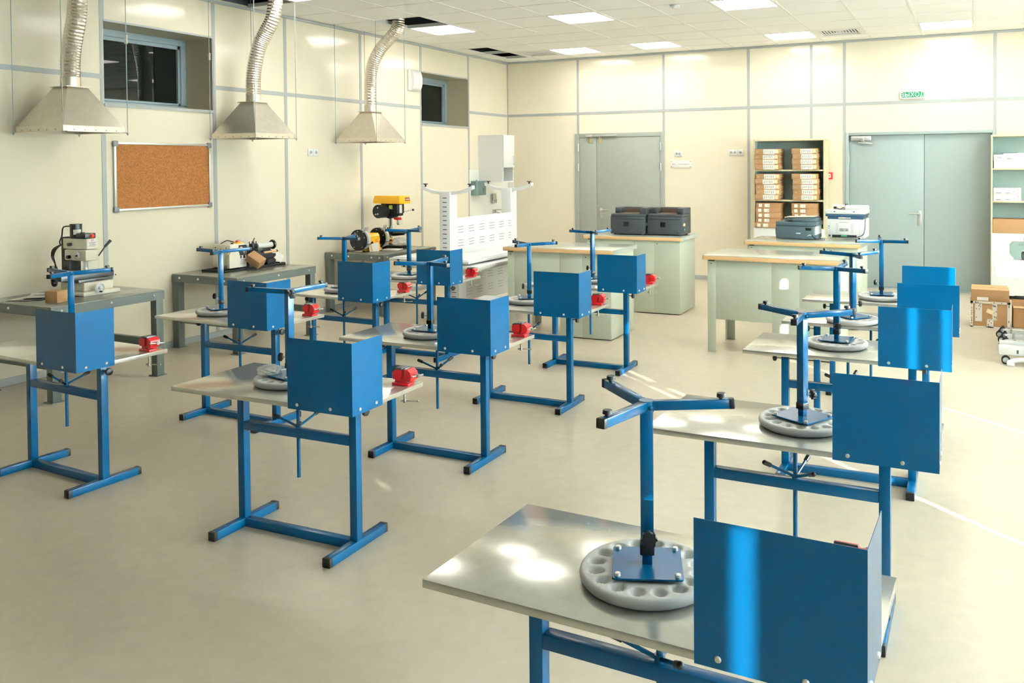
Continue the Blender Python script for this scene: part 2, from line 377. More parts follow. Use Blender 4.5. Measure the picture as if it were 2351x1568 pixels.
# doors
def leaf(B, x0, x1, y0, y1, z0, z1): B.box(x0, x1, y0, y1, z0, z1, .003)
o = mb(DOORG); x0, x1, z1 = -5.64, -4.165, 2.185
for a in ((x0, x0+.075, 0, z1), (x1-.065, x1, 0, z1), (x0+.075, x1-.065, z1-.065, z1)): o.box(a[0], a[1], YB-.02, YB+.1, a[2], a[3], .003)
d1 = struct(o.build('door_1'))
for a, b in ((-5.562, -5.273), (-5.269, -4.233)):
    q = mb(DOORG); leaf(q, a, b, YB-.012, YB+.04, .01, 2.117); q.build('door_leaf', d1)
for sx, zz in ((-5.578, (1.97, 1.66, .25)), (-4.222, (1.97, 1.66, .25))):
    for z in zz:
        q = mb(ALU); q.cyl((sx, YB-.028, z-.06), (sx, YB-.028, z+.06), .009); q.cyl((sx, YB-.028, z-.002), (sx, YB-.028, z+.002), .0105); q.build('hinge', d1)
q = mb(ALU); q.box(-5.44, -4.92, YB-.045, YB-.02, 2.135, 2.155, .004); q.box(-5.43, -5.33, YB-.06, YB-.012, 2.125, 2.165, .004); q.build('door_closer', d1)
for x in (-5.36, -5.21):
    q = mb(mat('pale_gold_latch', (196, 186, 150), .35, metal=.6)); q.box(x-.028, x+.028, YB-.02, YB-.01, 2.03, 2.11, .003); q.box(x-.012, x+.012, YB-.035, YB-.02, 2.1, 2.135, .003); q.box(x-.045, x+.012, YB-.035, YB-.02, 2.125, 2.135); q.build('latch', d1)
q = mb(ALU); q.box(-5.215, -5.175, YB-.018, YB-.011, .87, 1.03, .003); q.cyl((-5.195, YB-.015, 1.0), (-5.195, YB-.06, 1.0), .009); q.cyl((-5.2, YB-.056, 1.0), (-5.07, YB-.056, 1.0), .008); q.build('door_handle', d1)
o = mb(DOORB); x0, x1, z1 = -1.574, .252, 2.11
for a in ((x0, x0+.045, 0, z1), (x1-.03, x1, 0, z1), (x0+.045, x1-.03, z1-.04, z1)): o.box(a[0], a[1], YB-.012, YB+.12, a[2], a[3], .003)
o.box(x0, x1, YB-.01, YB+.12, 0, .02)
d2 = struct(o.build('door_2'))
for a, b in ((-1.528, -.583), (-.578, .221)):
    q = mb(DOORB); leaf(q, a, b, YB+.03, YB+.08, .022, 2.068); q.build('door_leaf', d2)
q = mb(ALU); q.box(-1.5, -1.24, YB-.02, YB+.03, 2.0, 2.06, .006); q.box(-1.37, -1.33, YB-.035, YB-.02, 1.985, 2.06, .004)
q.cyl((-1.34, YB-.03, 1.985), (-1.22, YB-.05, 1.955), .008); q.cyl((-1.22, YB-.05, 1.955), (-1.40, YB-.045, 1.97), .007); q.build('door_closer', d2)
q = mb(ALU); q.box(-.655, -.612, YB+.018, YB+.031, .86, 1.06, .008); q.cyl((-.633, YB+.025, 1.02), (-.633, YB-.03, 1.02), .009); q.cyl((-.628, YB-.026, 1.02), (-.77, YB-.026, 1.02), .008); q.ball((-.633, YB+.02, .9), .009); q.build('door_handle', d2)
for zz in (1.75, .3):
    q = mb(ALU); q.cyl((-1.532, YB+.02, zz-.05), (-1.532, YB+.02, zz+.05), .008); q.build('hinge', d2)

# ------------------------------------------------------------------ blue workbenches
L_, D_, ZTOP = 1.023, .514, .705
GRP_B = 'blue steel school workbenches'
def make_bench(label):
    t = thing('workbench', label, 'workbench', group=GRP_B)
    b = mb(GALV); b.box(-L_/2, L_/2, -D_/2, D_/2, ZTOP-.021, ZTOP, .0025); b.build('tabletop', t)
    for sx in (-.332, .322):
        c = mb(BLUE); c.box(sx-.02, sx+.02, -.02, .02, .04, .655, .003); c.box(sx-.016, sx+.016, -.016, .016, .6, .679, .002); c.box(sx-.03, sx+.03, -.19, .19, .679, .684); c.build('column', t)
        f = mb(BLUE); f.box(sx-.02, sx+.02, -.2, .2, 0, .04, .003)
        fo = f.build('foot', t)
        q = mb(BLACK)
        for v in (-.12, .15): q.cyl((sx, v, .0395), (sx, v, .0405), .005, n=10)
        q.build('bolt_hole', fo)
        for s in (-1, 1):
            q = mb(BLACK); q.box(sx-.0205, sx+.0205, min(s*.185, s*.206), max(s*.185, s*.206), -.0, .0408, .003); q.build('end_cap', fo)
        s = -1 if sx < 0 else 1
        k = mb(STEEL); k.cyl((sx+s*.02, 0, .62), (sx+s*.05, 0, .62), .005, n=10)
        ko = k.build('clamp_screw', t)
        k = mb(BLACK)
        k.lathe([(.012, 0), (.0185, .004), (.020, .010), (.0185, .018), (.012, .021)], 18, TR((sx+s*.048, 0, .62), y=90*s)); k.build('knob', ko)
    c = mb(BLUE); c.box(-.312, .302, -.02, .02, .462, .502, .003); c.build('crossbar', t)
    c = mb(BLUE); c.box(-.312, .302, -.02, .02, 0, .04, .003); c.build('floor_rail', t)
    sp = mb(BLUE); sp.cyl((0, 0, .275), (0, 0, .682), .0085, n=14); sp.cyl((0, 0, .502), (0, 0, .52), .013, n=14); sp.cyl((0, 0, .668), (0, 0, .684), .03, n=14)
    so = sp.build('lifting_screw', t)
    for k in range(3):
        a = R(75+120*k); d = Vector((math.cos(a), math.sin(a), .42)).normalized(); o0 = Vector((0, 0, .508))
        h = mb(BLUE); h.cyl(o0, o0+d*.115, .0055, n=10); ho = h.build('handle_arm', so)
        g = mb(BLACK); g.cyl(o0+d*.098, o0+d*.124, .0085, .0095, n=10); g.ball(o0+d*.124, .0095, 10); g.build('grip', ho)
    g = mb(BLUE); gx0 = L_/2-.337; zb = .68; zt = .981; th = .0016; v0 = -D_/2-th; u1 = L_/2
    g.box(gx0, u1+th, v0, v0+th, zb, zt); g.box(u1, u1+th, v0+th, v0+.204, zb, zt)
    go = g.build('guard_screen', t)
    for (px, py, dx, dy) in ((gx0+.05, v0, 0, -1), (gx0+.225, v0, 0, -1), (u1+th, v0+.05, 1, 0), (u1+th, v0+.16, 1, 0)):
        q = mb(BOLT); q.cyl((px, py, .7), (px+dx*.003, py+dy*.003, .7), .0075, .0055, n=12); q.build('screw', go)
    return t
BEN = [  # x, y, yaw, label
 (-2.798, 3.008, .021, 'blue workbench in front of the middle row, whole frame and both feet in full view'),
 (-4.528, 3.076, -.055, 'blue workbench at the left edge of the photo, its tabletop cut by the frame'),
 (-4.472, 4.266, -.015, 'second blue workbench of the left row, before the lathe table'),
 (-2.839, 4.202, .004, 'blue workbench second in the middle row, right behind the front one'),
 (-4.537, 5.406, -.033, 'third blue workbench of the left row, in front of the yellow grinder'),
 (-2.870, 5.413, .001, 'blue workbench third in the middle row, its guard in front of the green-grey desk'),
 (-4.519, 6.376, .021, 'farthest blue workbench of the left row, close to the white stacked tables'),
 (-2.901, 6.577, .004, 'farthest blue workbench of the middle row, between the two green-grey desks'),
 (-.680, 1.941, -.03, 'large foreground blue workbench in the bottom right corner of the photo'),
 (-.608, 3.301, -.004, 'second blue workbench of the right row, plain unstriped blue guard, behind the foreground one'),
 (-.604, 4.80, .007, 'third blue workbench of the right row, two bright sun stripes on its guard'),
 (-.582, 5.73, .001, 'fourth blue workbench of the right row, mostly hidden behind the striped guard'),
 (-.618, 6.664, -.005, 'farthest blue workbench of the right row, near the blue-grey double door'),
]
b0 = None
for x, y, a, lab in BEN:
    if not b0: b0 = make_bench(lab); b0.location = (x, y, 0); b0.rotation_euler = (0, 0, a)
    else: dup(b0, (x, y, 0), a, lab)

# ------------------------------------------------------------------ upturned stools on the benches
def seat_mesh(t):
    """underside of the moulded seat, turned up: ring of pockets, rounded rim"""
    n, RR = 160, .163
    rings = [0, .03, .055, .075, .088, .096, .102, .107, .112, .118, .124, .130, .136, .141, .146, .150, .154]
    vs = []; fs = []
    for r in rings:
        for i in range(n):
            a = 2*math.pi*i/n; z = .0325-.004*(1-min(1, r/.14))
            k = (i*16/n) % 1; da = abs(k-.5)*2*math.pi/16*max(r, .01)     # distance to the pocket axis
            rc, hl, hw = .122, .020, .0155
            dr = max(0, abs(r-rc)-(hl-hw)); d = math.hypot(dr, da)-hw*(.8 if r < rc else 1)
            p = 1 if d < -.005 else (0 if d > .003 else (.003-d)/.008)
            z -= .017*p*p*(3-2*p)
            vs.append((r*math.cos(a), r*math.sin(a), z))
    for r, z in ((.158, .0315), (.1615, .027), (.163, .021), (.162, .014), (.158, .008), (.150, .0035), (.140, .001), (.12, 0.0)):
        for i in range(n):
            a = 2*math.pi*i/n; vs.append((r*math.cos(a), r*math.sin(a), z))
    m_ = len(rings)+8
    for k in range(m_-1):
        for i in range(n):
            fs.append((k*n+i, k*n+(i+1) % n, (k+1)*n+(i+1) % n, (k+1)*n+i))
    fs.append(tuple((m_-1)*n+i for i in range(n)))
    B = mb(SEAT); B.add(vs, fs); return B.build('seat', t, sharp=60)
def make_stool(label):
    t = thing('stool', label, 'stool', group='blue stools standing upside down on the workbenches')
    seat_mesh(t)
    h = mb(BLACK); h.box(-.05, .05, -.035, .035, .0285, .038, .003); h.build('mounting_block', t)
    p = mb(BLUE)
    c = .083; pts = []
    for cx, cy_, a0 in ((c-.008, c-.008, 0), (-c+.008, c-.008, 90), (-c+.008, -c+.008, 180), (c-.008, -c+.008, 270)):
        pts += [(cx+.008*math.cos(R(a0+k*30)), cy_+.008*math.sin(R(a0+k*30))) for k in range(4)]
    p.prism(pts, .038, .0425); po = p.build('mounting_plate', t)
    for sx in (-1, 1):
        for sy in (-1, 1):
            q = mb(BOLT); q.cyl((sx*.07, sy*.07, .0425), (sx*.07, sy*.07, .049), .0075, n=6); q.cyl((sx*.07, sy*.07, .049), (sx*.07, sy*.07, .0505), .0075, .005, n=6); q.build('bolt', po)
    q = mb(BLUE); q.box(-.012, .012, -.012, .012, .0425, .12, .002); q.box(-.0155, .0155, -.0155, .0155, .085, .415, .0025); q.build('pole', t)
    q = mb(BLACK); q.box(-.0175, .0175, -.0175, .0175, .066, .092, .003); q.build('collar', t)
    k = mb(STEEL); k.cyl((.015, 0, .118), (.04, 0, .118), .004, n=10); k.cyl((.0155, 0, .118), (.021, 0, .118), .008, n=10); ko = k.build('clamp_screw', t)
    k = mb(BLACK); pr = [(.010, 0), (.0165, .003), (.018, .008), (.0165, .015), (.010, .017)]; k.lathe(pr, 20, TR((.036, 0, .118), y=90))
    for i in range(8): k.cyl((.038, .0165*math.cos(i*math.pi/4), .118+.0165*math.sin(i*math.pi/4)), (.051, .0165*math.cos(i*math.pi/4), .118+.0165*math.sin(i*math.pi/4)), .0035, n=8)
    k.build('knob', ko); ko.name = 'clamp_screw'
    for i in range(3):
        T = TR((0, 0, .422), z=120*i) @ TR(y=-2.2)
        q = mb(BLUE); q.box(.008, .196, -.011, .011, -.011, .011, .002, M=T); ao = q.build('leg', t)
        q = mb(BLACK); q.box(.194, .208, -.0115, .0115, -.0115, .0115, .0025, M=T); q.build('end_cap', ao)
        q = mb(BLACK); q.cyl((.178, 0, .011), (.178, 0, .016), .006, n=10, M=T); q.cyl((.178, 0, .016), (.178, 0, .025), .0115, .0105, n=14, M=T); q.build('levelling_foot', ao)
    q = mb(BLUE); q.cyl((0, 0, .408), (0, 0, .4345), .0185, n=10)
    for i in range(3): q.ball((.019*math.cos(R(60+120*i)), .019*math.sin(R(60+120*i)), .42), .006, 8)
    q.build('leg_joint', t)
    return t
STO = [  # x, y, yaw deg, knob world direction deg, label
 (-4.466, 3.071, 56.2, 200, 'upturned blue stool on the leftmost workbench, legs in front of the milling machine'),
 (-2.850, 3.015, 77.7, 200, 'upturned blue stool on the front middle workbench, one leg pointing at the camera'),
 (-4.637, 4.264, 62.3, 205, 'upturned blue stool whose legs overlap the cream lathe'),
 (-2.881, 4.197, 94.4, 205, 'upturned blue stool on the second workbench of the middle row'),
 (-4.531, 5.414, 102.6, 200, 'upturned blue stool on the third left-row workbench, legs in front of the yellow grinder'),
 (-2.905, 5.489, 31.4, 205, 'upturned blue stool against the long green-grey desk by the white tables'),
 (-4.532, 6.281, 94.9, 205, 'upturned blue stool on the farthest left-row workbench, under the yellow drill press'),
 (-2.919, 6.668, 63.7, 190, 'upturned blue stool on the farthest middle-row workbench, below the two black printers'),
 (-.703, 1.921, 21.0, -64.6, 'big upturned blue stool on the foreground workbench'),
 (-.581, 3.301, 151.8, 40, 'upturned blue stool on the second right-row workbench, knob turned to the right'),
 (-.666, 4.823, 84.0, -75, 'upturned blue stool on the third right-row workbench, beside the striped guard'),
 (-.675, 5.590, 49.7, 25, 'upturned blue stool on the fourth right-row workbench, overlapping the nearest desk'),
 (-.601, 6.624, 98.8, 160, 'upturned blue stool on the farthest right-row workbench, in front of the blue-grey door'),
]
s0 = None
for x, y, a, kd, lab in STO:
    if not s0: s0 = make_stool(lab); s0.location = (x, y, ZTOP); s0.rotation_euler = (0, 0, R(a)); o = s0
    else: o = dup(s0, (x, y, ZTOP), R(a), lab)
    for ch in children(o):
        if ch.name.startswith('clamp_screw'): ch.rotation_euler = (0, 0, R(kd-a))

# ------------------------------------------------------------------ red bench vises
def make_vise(label):
    t = thing('bench_vise', label, 'vise', group='red bench vises')
    b = mb(RED)
    b.box(-.052, .038, -.026, .026, 0, .012, .003)                       # foot
    b.prism([(-.042, 0), (.012, 0), (.012, .030), (-.012, .036), (-.042, .032)], -.014, .014, TR((0, 0, .01), x=90))   # web
    b.prism([(-.042, .018), (-.002, .018), (.004, .040), (.004, .066), (-.024, .066), (-.046, .05)], -.028, .028, TR((0, 0, .01), x=90))
    b.cyl((-.05, -.012, .034), (-.038, -.012, .034), .008, n=12); b.cyl((-.05, .012, .034), (-.038, .012, .034), .008, n=12)
    b.build('vise_body', t)
    j = mb(RED); j.prism([(.018, .016), (.05, .016), (.056, .03), (.052, .052), (.036, .066), (.018, .066)], -.028, .028, TR((0, 0, .01), x=90)); j.box(.0, .05, -.014, .014, .018, .032, .002); jo = j.build('moving_jaw', t)
    a = mb(IRON); a.box(-.03, .005, -.0285, .0285, .072, .081, .002); a.box(.017, .023, -.0285, .0285, .058, .081, .002); a.build('jaw_plate', t)
    s = mb(STEEL); s.cyl((-.01, 0, .048), (.078, 0, .048), .006, n=12); s.cyl((.066, 0, .048), (.08, 0, .048), .009, n=12)
    s.cyl((.073, -.04, .052), (.073, .035, .043), .003, n=8); s.ball((.073, -.042, .0522), .0055); s.ball((.073, .037, .0428), .0055); s.build('spindle', t)
    c = mb(STEEL); c.cyl((.0, 0, -.083), (.0, 0, -.022), .0055, n=12); c.cyl((.0, 0, -.083), (.0, 0, -.066), .008, n=12); c.cyl((0, 0, -.022), (0, 0, -.0212), .012, n=12)
    d = Vector((.9, .43, .0)); c.cyl(Vector((0, 0, -.075))-d*.014, Vector((0, 0, -.077))+d*.06, .003, n=8); c.ball(Vector((0, 0, -.077))+d*.06, .0055); c.ball(Vector((0, 0, -.075))-d*.014, .0055); c.build('clamp_screw', t)
    return t
VIS = [(0, 'red vise on the front middle workbench, nearest fully visible vise'), (1, 'red vise on the leftmost workbench, in front of the grey table leg'),
       (2, 'red vise on the workbench standing before the lathe table'), (3, 'red vise on the second workbench of the middle row'),
       (4, 'red vise on the third workbench of the left row'), (5, 'red vise on the third workbench of the middle row, before the long desk'),
       (6, 'red vise on the farthest left-row workbench, before the white tables'), (7, 'red vise on the farthest middle-row workbench, half behind its blue guard'),
       (8, 'vise hidden behind the foreground blue guard, only its jaw top showing')]
v0 = None
for i, lab in VIS:
    x, y, a, _ = BEN[i]; u, v = L_/2-.05, .18
    if i == 8: u, v = .40, .19
    P = (x+u*math.cos(a)-v*math.sin(a), y+u*math.sin(a)+v*math.cos(a), ZTOP)
    if not v0: v0 = make_vise(lab); v0.location = P; v0.rotation_euler = (0, 0, a)
    else: dup(v0, P, a+(R(90) if i == 8 else 0), lab)

# ------------------------------------------------------------------ exhaust hoods
def make_hood(yc, path, label):
    xc = -6.485; t = thing('exhaust_hood', label, 'exhaust hood', (xc, yc, 1.985), 0, 'galvanised exhaust hoods')
    a, b = .285, .262; s = .085
    h = mb(GALVH)
    vs = [(-a, -b, .04), (a, -b, .04), (a, b, .04), (-a, b, .04), (-s, -s, .36), (s, -s, .36), (s, s, .36), (-s, s, .36)]
    ins = [(x*.985, y*.985, z-.006) for x, y, z in vs]
    h.add(vs+ins, [(0, 1, 5, 4), (1, 2, 6, 5), (2, 3, 7, 6), (3, 0, 4, 7), (9, 8, 12, 13), (10, 9, 13, 14), (11, 10, 14, 15), (8, 11, 15, 12)])
    h.build('canopy', t, sharp=10)
    l = mb(GALVH)
    for x0, x1, y0, y1 in ((-a-.004, a+.004, -b-.004, -b+.002), (-a-.004, a+.004, b-.002, b+.004), (-a-.004, -a+.002, -b, b), (a-.002, a+.004, -b, b)): l.box(x0, x1, y0, y1, .004, .045)
    for x0, x1, y0, y1 in ((-a-.006, a+.006, -b-.006, -b+.03), (-a-.006, a+.006, b-.03, b+.006), (-a-.006, -a+.03, -b, b), (a-.03, a+.006, -b, b)): l.box(x0, x1, y0, y1, 0, .004)
    lo = l.build('lip', t)
    r = mb(IRON)
    for k in range(-2, 3):
        r.cyl((k*.1, -b-.004, .014), (k*.1, -b-.006, .014), .004, n=8); r.cyl((a+.004, k*.09, .014), (a+.006, k*.09, .014), .004, n=8)
    r.build('rivet', lo)
    q = mb(GALVH); q.box(-s-.02, s+.02, -s-.02, s+.02, .358, .364); q.build('top_flange', t)
    q = mb(GALVH); q.cyl((0, 0, .364), (0, 0, .44), .073, n=32); q.build('collar', t)
    P = [(x-xc, y-yc, z-1.985) for x, y, z in path]
    q = mb(FOIL); q.tube(P, .069, n=28, sub=13, ridge=.06); q.build('foil_duct', t, sharp=12)
    for sx in (-1, 1):
        for sy in (-1, 1):
            q = mb(ROD); q.cyl((sx*(a+.012), sy*(b+.012), -.02), (sx*(a+.012), sy*(b+.012), HC-1.985+.3 if (sx < 0 and yc < 7) else HC-1.985), .0032, n=8)
            q.box(sx*(a+.012)-.012, sx*(a+.012)+.012, sy*(b+.012)-.012, sy*(b+.012)+.012, -.002, 0); q.cyl((sx*(a+.012), sy*(b+.012), -.012), (sx*(a+.012), sy*(b+.012), -.002), .007, n=6); q.build('hanger_rod', t)
make_hood(4.49, [(-6.485, 4.49, 2.41), (-6.482, 4.49, 2.55), (-6.47, 4.50, 2.70), (-6.43, 4.51, 2.88), (-6.41, 4.51, 3.05), (-6.40, 4.51, 3.36), (-6.40, 4.51, 3.7)], 'galvanised exhaust hood at the left, above the milling machine and beside the cork board')
make_hood(6.41, [(-6.485, 6.41, 2.41), (-6.485, 6.41, 2.56), (-6.47, 6.42, 2.72), (-6.42, 6.43, 2.90), (-6.36, 6.45, 3.02), (-6.28, 6.47, 3.16), (-6.25, 6.49, 3.36), (-6.24, 6.5, 3.6)], 'galvanised exhaust hood in the middle, above the lathe table')
make_hood(8.25, [(-6.485, 8.25, 2.41), (-6.485, 8.25, 2.62), (-6.475, 8.25, 2.78), (-6.43, 8.26, 2.95), (-6.33, 8.27, 3.10), (-6.21, 8.27, 3.20), (-6.10, 8.26, 3.30), (-6.07, 8.26, 3.42), (-6.07, 8.26, 3.75)], 'farthest galvanised exhaust hood, above the yellow drill press')
for x, y, z, lab in ((-6.188, 4.764, 2.74, 'small white paper tag on a hanging rod before the upper left window'), (-6.782, 6.136, 2.79, 'small white paper tag on the wall-side hanging rod of the middle hood')):
    q = mb(PAPER); q.box(-.012, .012, -.004, .004, -.035, .035); tag(q.build('paper_tag', None, (x, y, z)), lab, 'tag')

# ------------------------------------------------------------------ things on the left wall
t = thing('cork_board', 'orange cork notice board in an aluminium frame on the left wall', 'notice board', (WL, 5.65, 1.625))
y0, y1, z0, z1 = -.53, .53, -.308, .308
mb(CORK).box(.002, .012, y0+.02, y1-.02, z0+.02, z1-.02).build('cork_panel', t)
f = mb(ALU)
for a in ((y0, y1, z1-.022, z1), (y0, y1, z0, z0+.022), (y0, y0+.022, z0+.022, z1-.022), (y1-.022, y1, z0+.022, z1-.022)): f.box(.001, .022, *a, .004)
f.build('frame', t)
for yy in (y0+.016, y1-.016):
    for zz in (z0+.016, z1-.016): mb(CAP).box(.0, .026, yy-.026, yy+.026, zz-.026, zz+.026, .01).build('corner_cap', t)
def socket(name, loc, face, gangs, label, group='white wall sockets'):
    """face 'x' looks along +x, 'y' looks along -y ; gangs: list of (offset, width, holes)"""
    t = thing(name, label, 'socket', loc, R(90) if face == 'x' else 0, group)
    for o, w_, holes in gangs:
        p = mb(WHITE); p.box(o-w_/2, o+w_/2, -.012, 0, -.042, .042, .004); po = p.build('plate', t)
        for h in holes:
            q = mb(WHITE); q.cyl((o+h, -.0125, 0), (o+h, -.016, 0), .026, .024, n=24); q.build('socket_ring', po)
            q = mb(STRIP); q.cyl((o+h, -.0161, 0), (o+h, -.0166, 0), .019, n=24); q.build('socket_well', po)
            q = mb(BLACK); q.cyl((o+h-.009, -.0167, 0), (o+h-.009, -.0172, 0), .004, n=8); q.cyl((o+h+.009, -.0167, 0), (o+h+.009, -.0172, 0), .004, n=8); q.build('pin_hole', po)
socket('wall_socket', (WL, 7.655, 1.865), 'x', [(-.044, .084, [0]), (.044, .084, [0])], 'white double wall socket on the left wall below the middle exhaust hood')
socket('wall_socket', (-3.953, YB, 1.853), 'y', [(0, .128, [-.022, .022])], 'white wall socket directly above the room number plate')
socket('wall_socket', (-3.082, YB, 1.861), 'y', [(-.044, .118, [-.027, .027]), (.062, .084, [0])], 'white triple wall socket left of the bookcase with flat boxes')
t = thing('sounder', 'white alarm sounder high on the left wall beside the far window', 'alarm sounder', (WL, 9.62, 2.855))
mb(WHITE).box(0, .03, -.125, .125, -.145, .145, .012).build('back_plate', t)
s = MB().mat(WHITE)
n = 16; vs = []; fs = []
for k in range(n+1):
    a = math.pi*k/n-math.pi/2; 
    for yy in (-.085, .11): vs.append((.03+.055*math.cos(a), yy, .138*math.sin(a)))
for k in range(n): fs.append((2*k, 2*k+1, 2*k+3, 2*k+2))
fs.append(tuple(2*k for k in range(n, -1, -1))); fs.append(tuple(2*k+1 for k in range(n+1))); fs.append((0, 1, 2*n+1, 2*n)); s.add(vs, fs); s.build('front_cover', t)
mb(CAP).box(.05, .058, .06, .09, -.115, -.105).build('logo', t)

# back wall things
t = thing('exit_sign', 'green and white exit sign above the blue-grey double door', 'exit sign', (-.722, YB, 2.594))
mb(WHITE).box(-.158, .158, -.03, 0, -.055, .055, .005).build('housing', t)
mb(GREEN).box(-.138, .138, -.032, -.029, -.037, .037).build('sign_face', t)
text('ВЫХОД', .082, SIGNW, 'lettering', t, (0, -.033, -.003), FY, .0006)
t = thing('room_plate', 'white room number plate reading 111 beside the left grey door', 'sign', (-3.91, YB, 1.697))
mb(PAPER).box(-.16, .16, -.01, -.004, -.052, .052, .001).build('plate', t)
for sx in (-.146, .146):
    for sz in (-.038, .038): q = mb(CAP); q.cyl((sx, 0, sz), (sx, -.016, sz), .006, n=12); q.build('standoff', t)
mb(CAP).box(-.055, -.054, -.0106, -.01, -.042, .042).build('divider', t)
text('111', .036, INK, 'lettering', t, (-.11, -.0107, 0), FY, .0004); text('Инструментальная', .0175, INK, 'lettering', t, (.045, -.0107, 0), FY, .0004)
t = thing('fire_call_point', 'red fire alarm call point between the bookcase and the double door', 'fire alarm', (-1.787, YB, 1.524))
mb(RED).box(-.047, .047, -.04, 0, -.047, .047, .004).build('housing', t); mb(PAPER).box(-.027, .027, -.042, -.039, -.027, .027, .003).build('call_panel', t)
q = mb(INK); q.box(-.018, .018, -.0425, -.042, -.005, .004); q.build('marking', t)
q = mb(WHITE); q.lathe([(.03, 0), (.05, -.006), (.05, -.018), (.034, -.03), (.02, -.034)][::-1], 24); q.lathe([(.06, -.004), (.06, 0)], 24)
tag(q.build('smoke_detector', None, (-2.82, 8.64, HC)), 'white round smoke detector on the ceiling near the top centre', 'smoke detector')

# ------------------------------------------------------------------ grey machine tables along the left wall
def make_table(y0, y1, label):
    x0, x1, z = -6.83, -6.0, .70; t = thing('machine_table', label, 'table', ((x0+x1)/2, (y0+y1)/2, 0), 0, 'grey steel machine tables')
    a, b = (x1-x0)/2, (y1-y0)/2
    q = mb(GREYTOP); q.box(-a, a, -b, b, z-.012, z, .003); q.build('table_top', t)
    q = mb(GREYT); q.box(-a, a, -b, -b+.004, z-.075, z-.012); q.box(-a, a, b-.004, b, z-.075, z-.012); q.box(a-.004, a, -b, b, z-.075, z-.012); q.box(-a, -a+.004, -b, b, z-.075, z-.012); q.build('apron', t)
    for sx in (-1, 1):
        for sy in (-1, 1):
            cx, cy_ = sx*(a-.04), sy*(b-.04)
            q = mb(GREYT); q.box(cx-.034, cx+.034, cy_-.034, cy_+.034, 0, z-.012, .003); q.box(cx-.048, cx+.048, cy_-.048, cy_+.048, 0, .006); q.build('leg', t)
    for sy in (-1, 1): q = mb(GREYT); q.box(-a+.07, a-.07, sy*(b-.04)-.02, sy*(b-.04)+.02, .235, .30, .003); q.build('side_rail', t)
    q = mb(GREYT); q.box(-a+.02, -a+.06, -b+.07, b-.07, .235, .30, .003); q.build('rear_rail', t)
    for u in (-a+.1, -a+.34, a-.16, a-.05): q = mb(BOLT); q.cyl((u, -b, z-.035), (u, -b-.006, z-.035), .011, .008, n=12); q.build('bolt', t)
    for v in (-b+.08, 0, b-.1): q = mb(BOLT); q.cyl((a, v, z-.035), (a+.006, v, z-.035), .009, .007, n=12); q.build('bolt', t)
    return t
make_table(3.97, 4.93, 'grey steel table at the left edge carrying the milling machine')
make_table(5.70, 6.73, 'grey steel table carrying the small lathe, by the left wall')
make_table(7.82, 8.88, 'grey steel table carrying the yellow grinder and drill press')
ZM = .70
# milling machine
t = thing('milling_machine', 'cream bench milling machine with black motor and red stop button', 'milling machine', (-6.45, 4.5, ZM))
q = mb(CREAM); q.box(-.16, .2, -.1, .22, 0, .03, .006); q.box(-.14, .15, -.06, .2, .03, .10, .015); q.build('base', t)
q = mb(IRON); q.box(-.13, .13, -.09, .17, .10, .125, .004); q.build('saddle', t)
q = mb(IRON); q.box(-.03, .10, -.21, .24, .125, .165, .003)
for u in (-.0, .035, .07): q.box(u-.006, u+.006, -.212, .242, .158, .167)
q.build('cross_table', t)
def wheel(name, loc, axis, r, m_, par):
    rot = {'x': TR(loc, y=90), '-y': TR(loc, x=90), 'y': TR(loc, x=-90)}[axis]
    q = mb(m_); q.lathe([(r*.72, 0), (r, .004), (r, .016), (r*.8, .02), (r*.72, .012), (r*.3, .01), (r*.3, .026), (r*.12, .03)], 28, rot); o = q.build(name, par)
    k = mb(BLACK); k.cyl((r*.66, 0, .012), (r*.66, 0, .034), .006, n=10, M=rot); k.build('crank_grip', o); return o
wheel('handwheel', (.20, .03, .055), 'x', .042, PWHITE, t); wheel('handwheel', (.04, .245, .125), 'y', .042, PWHITE, t); wheel('handwheel', (.04, -.215, .12), '-y', .032, BLACK, t)
q = mb(BLACK); q.box(-.14, -.085, -.045, .045, .09, .455, .006); q.build('column', t)
q = mb(BLACK); q.box(-.1, -.02, -.06, .04, .17, .27, .006); q.build('way_cover', t)
q = mb(CREAM); q.box(-.09, .17, -.055, .06, .27, .36, .012); q.build('spindle_carriage', t)
h = mb(CREAM); h.prism([(-.1, -.055), (.06, -.06), (.15, -.03), (.15, .065), (.06, .075), (-.1, .06)], .365, .445); ho = h.build('head', t)
q = mb(PAPER); q.box(.1505, .1515, -.022, .058, .375, .44); qo = q.build('label_plate', ho)
text('JET', .02, REDLOGO, 'lettering', qo, (.1520, .018, .43), FX, .0003)
q = mb(INK)
for k in range(4): q.box(.1516, .1519, -.012, .048-.01*(k % 2), .412-.009*k, .415-.009*k)
q.build('printed_lines', qo)
q = mb(BLACK); q.cyl((-.02, 0, .445), (-.02, 0, .55), .043, n=28); q.cyl((-.02, 0, .55), (-.02, 0, .558), .045, n=28); mo = q.build('motor', t)
q = mb(PAPER); q.add([(-.02+.0436*math.cos(R(a)), .0436*math.sin(R(a)), z) for z in (.475, .515) for a in range(-60, 21, 10)], [(i, i+1, i+10, i+9) for i in range(8)]); q.build('rating_sticker', mo)
q = mb(CREAM); q.box(-.09, -.02, -.012, .012, .535, .55, .004); q.build('motor_bracket', mo)
q = mb(BLACK); q.box(.03, .14, -.035, .055, .447, .487, .004); q.cyl((.06, .0, .487), (.06, 0, .494), .016, n=16); co = q.build('control_box', t)
q = mb(YEL); q.cyl((.14, .02, .467), (.145, .02, .467), .017, n=20); q.build('button_ring', co); q = mb(RED); q.cyl((.145, .02, .467), (.158, .02, .467), .0145, .013, n=20); q.build('stop_button', co)
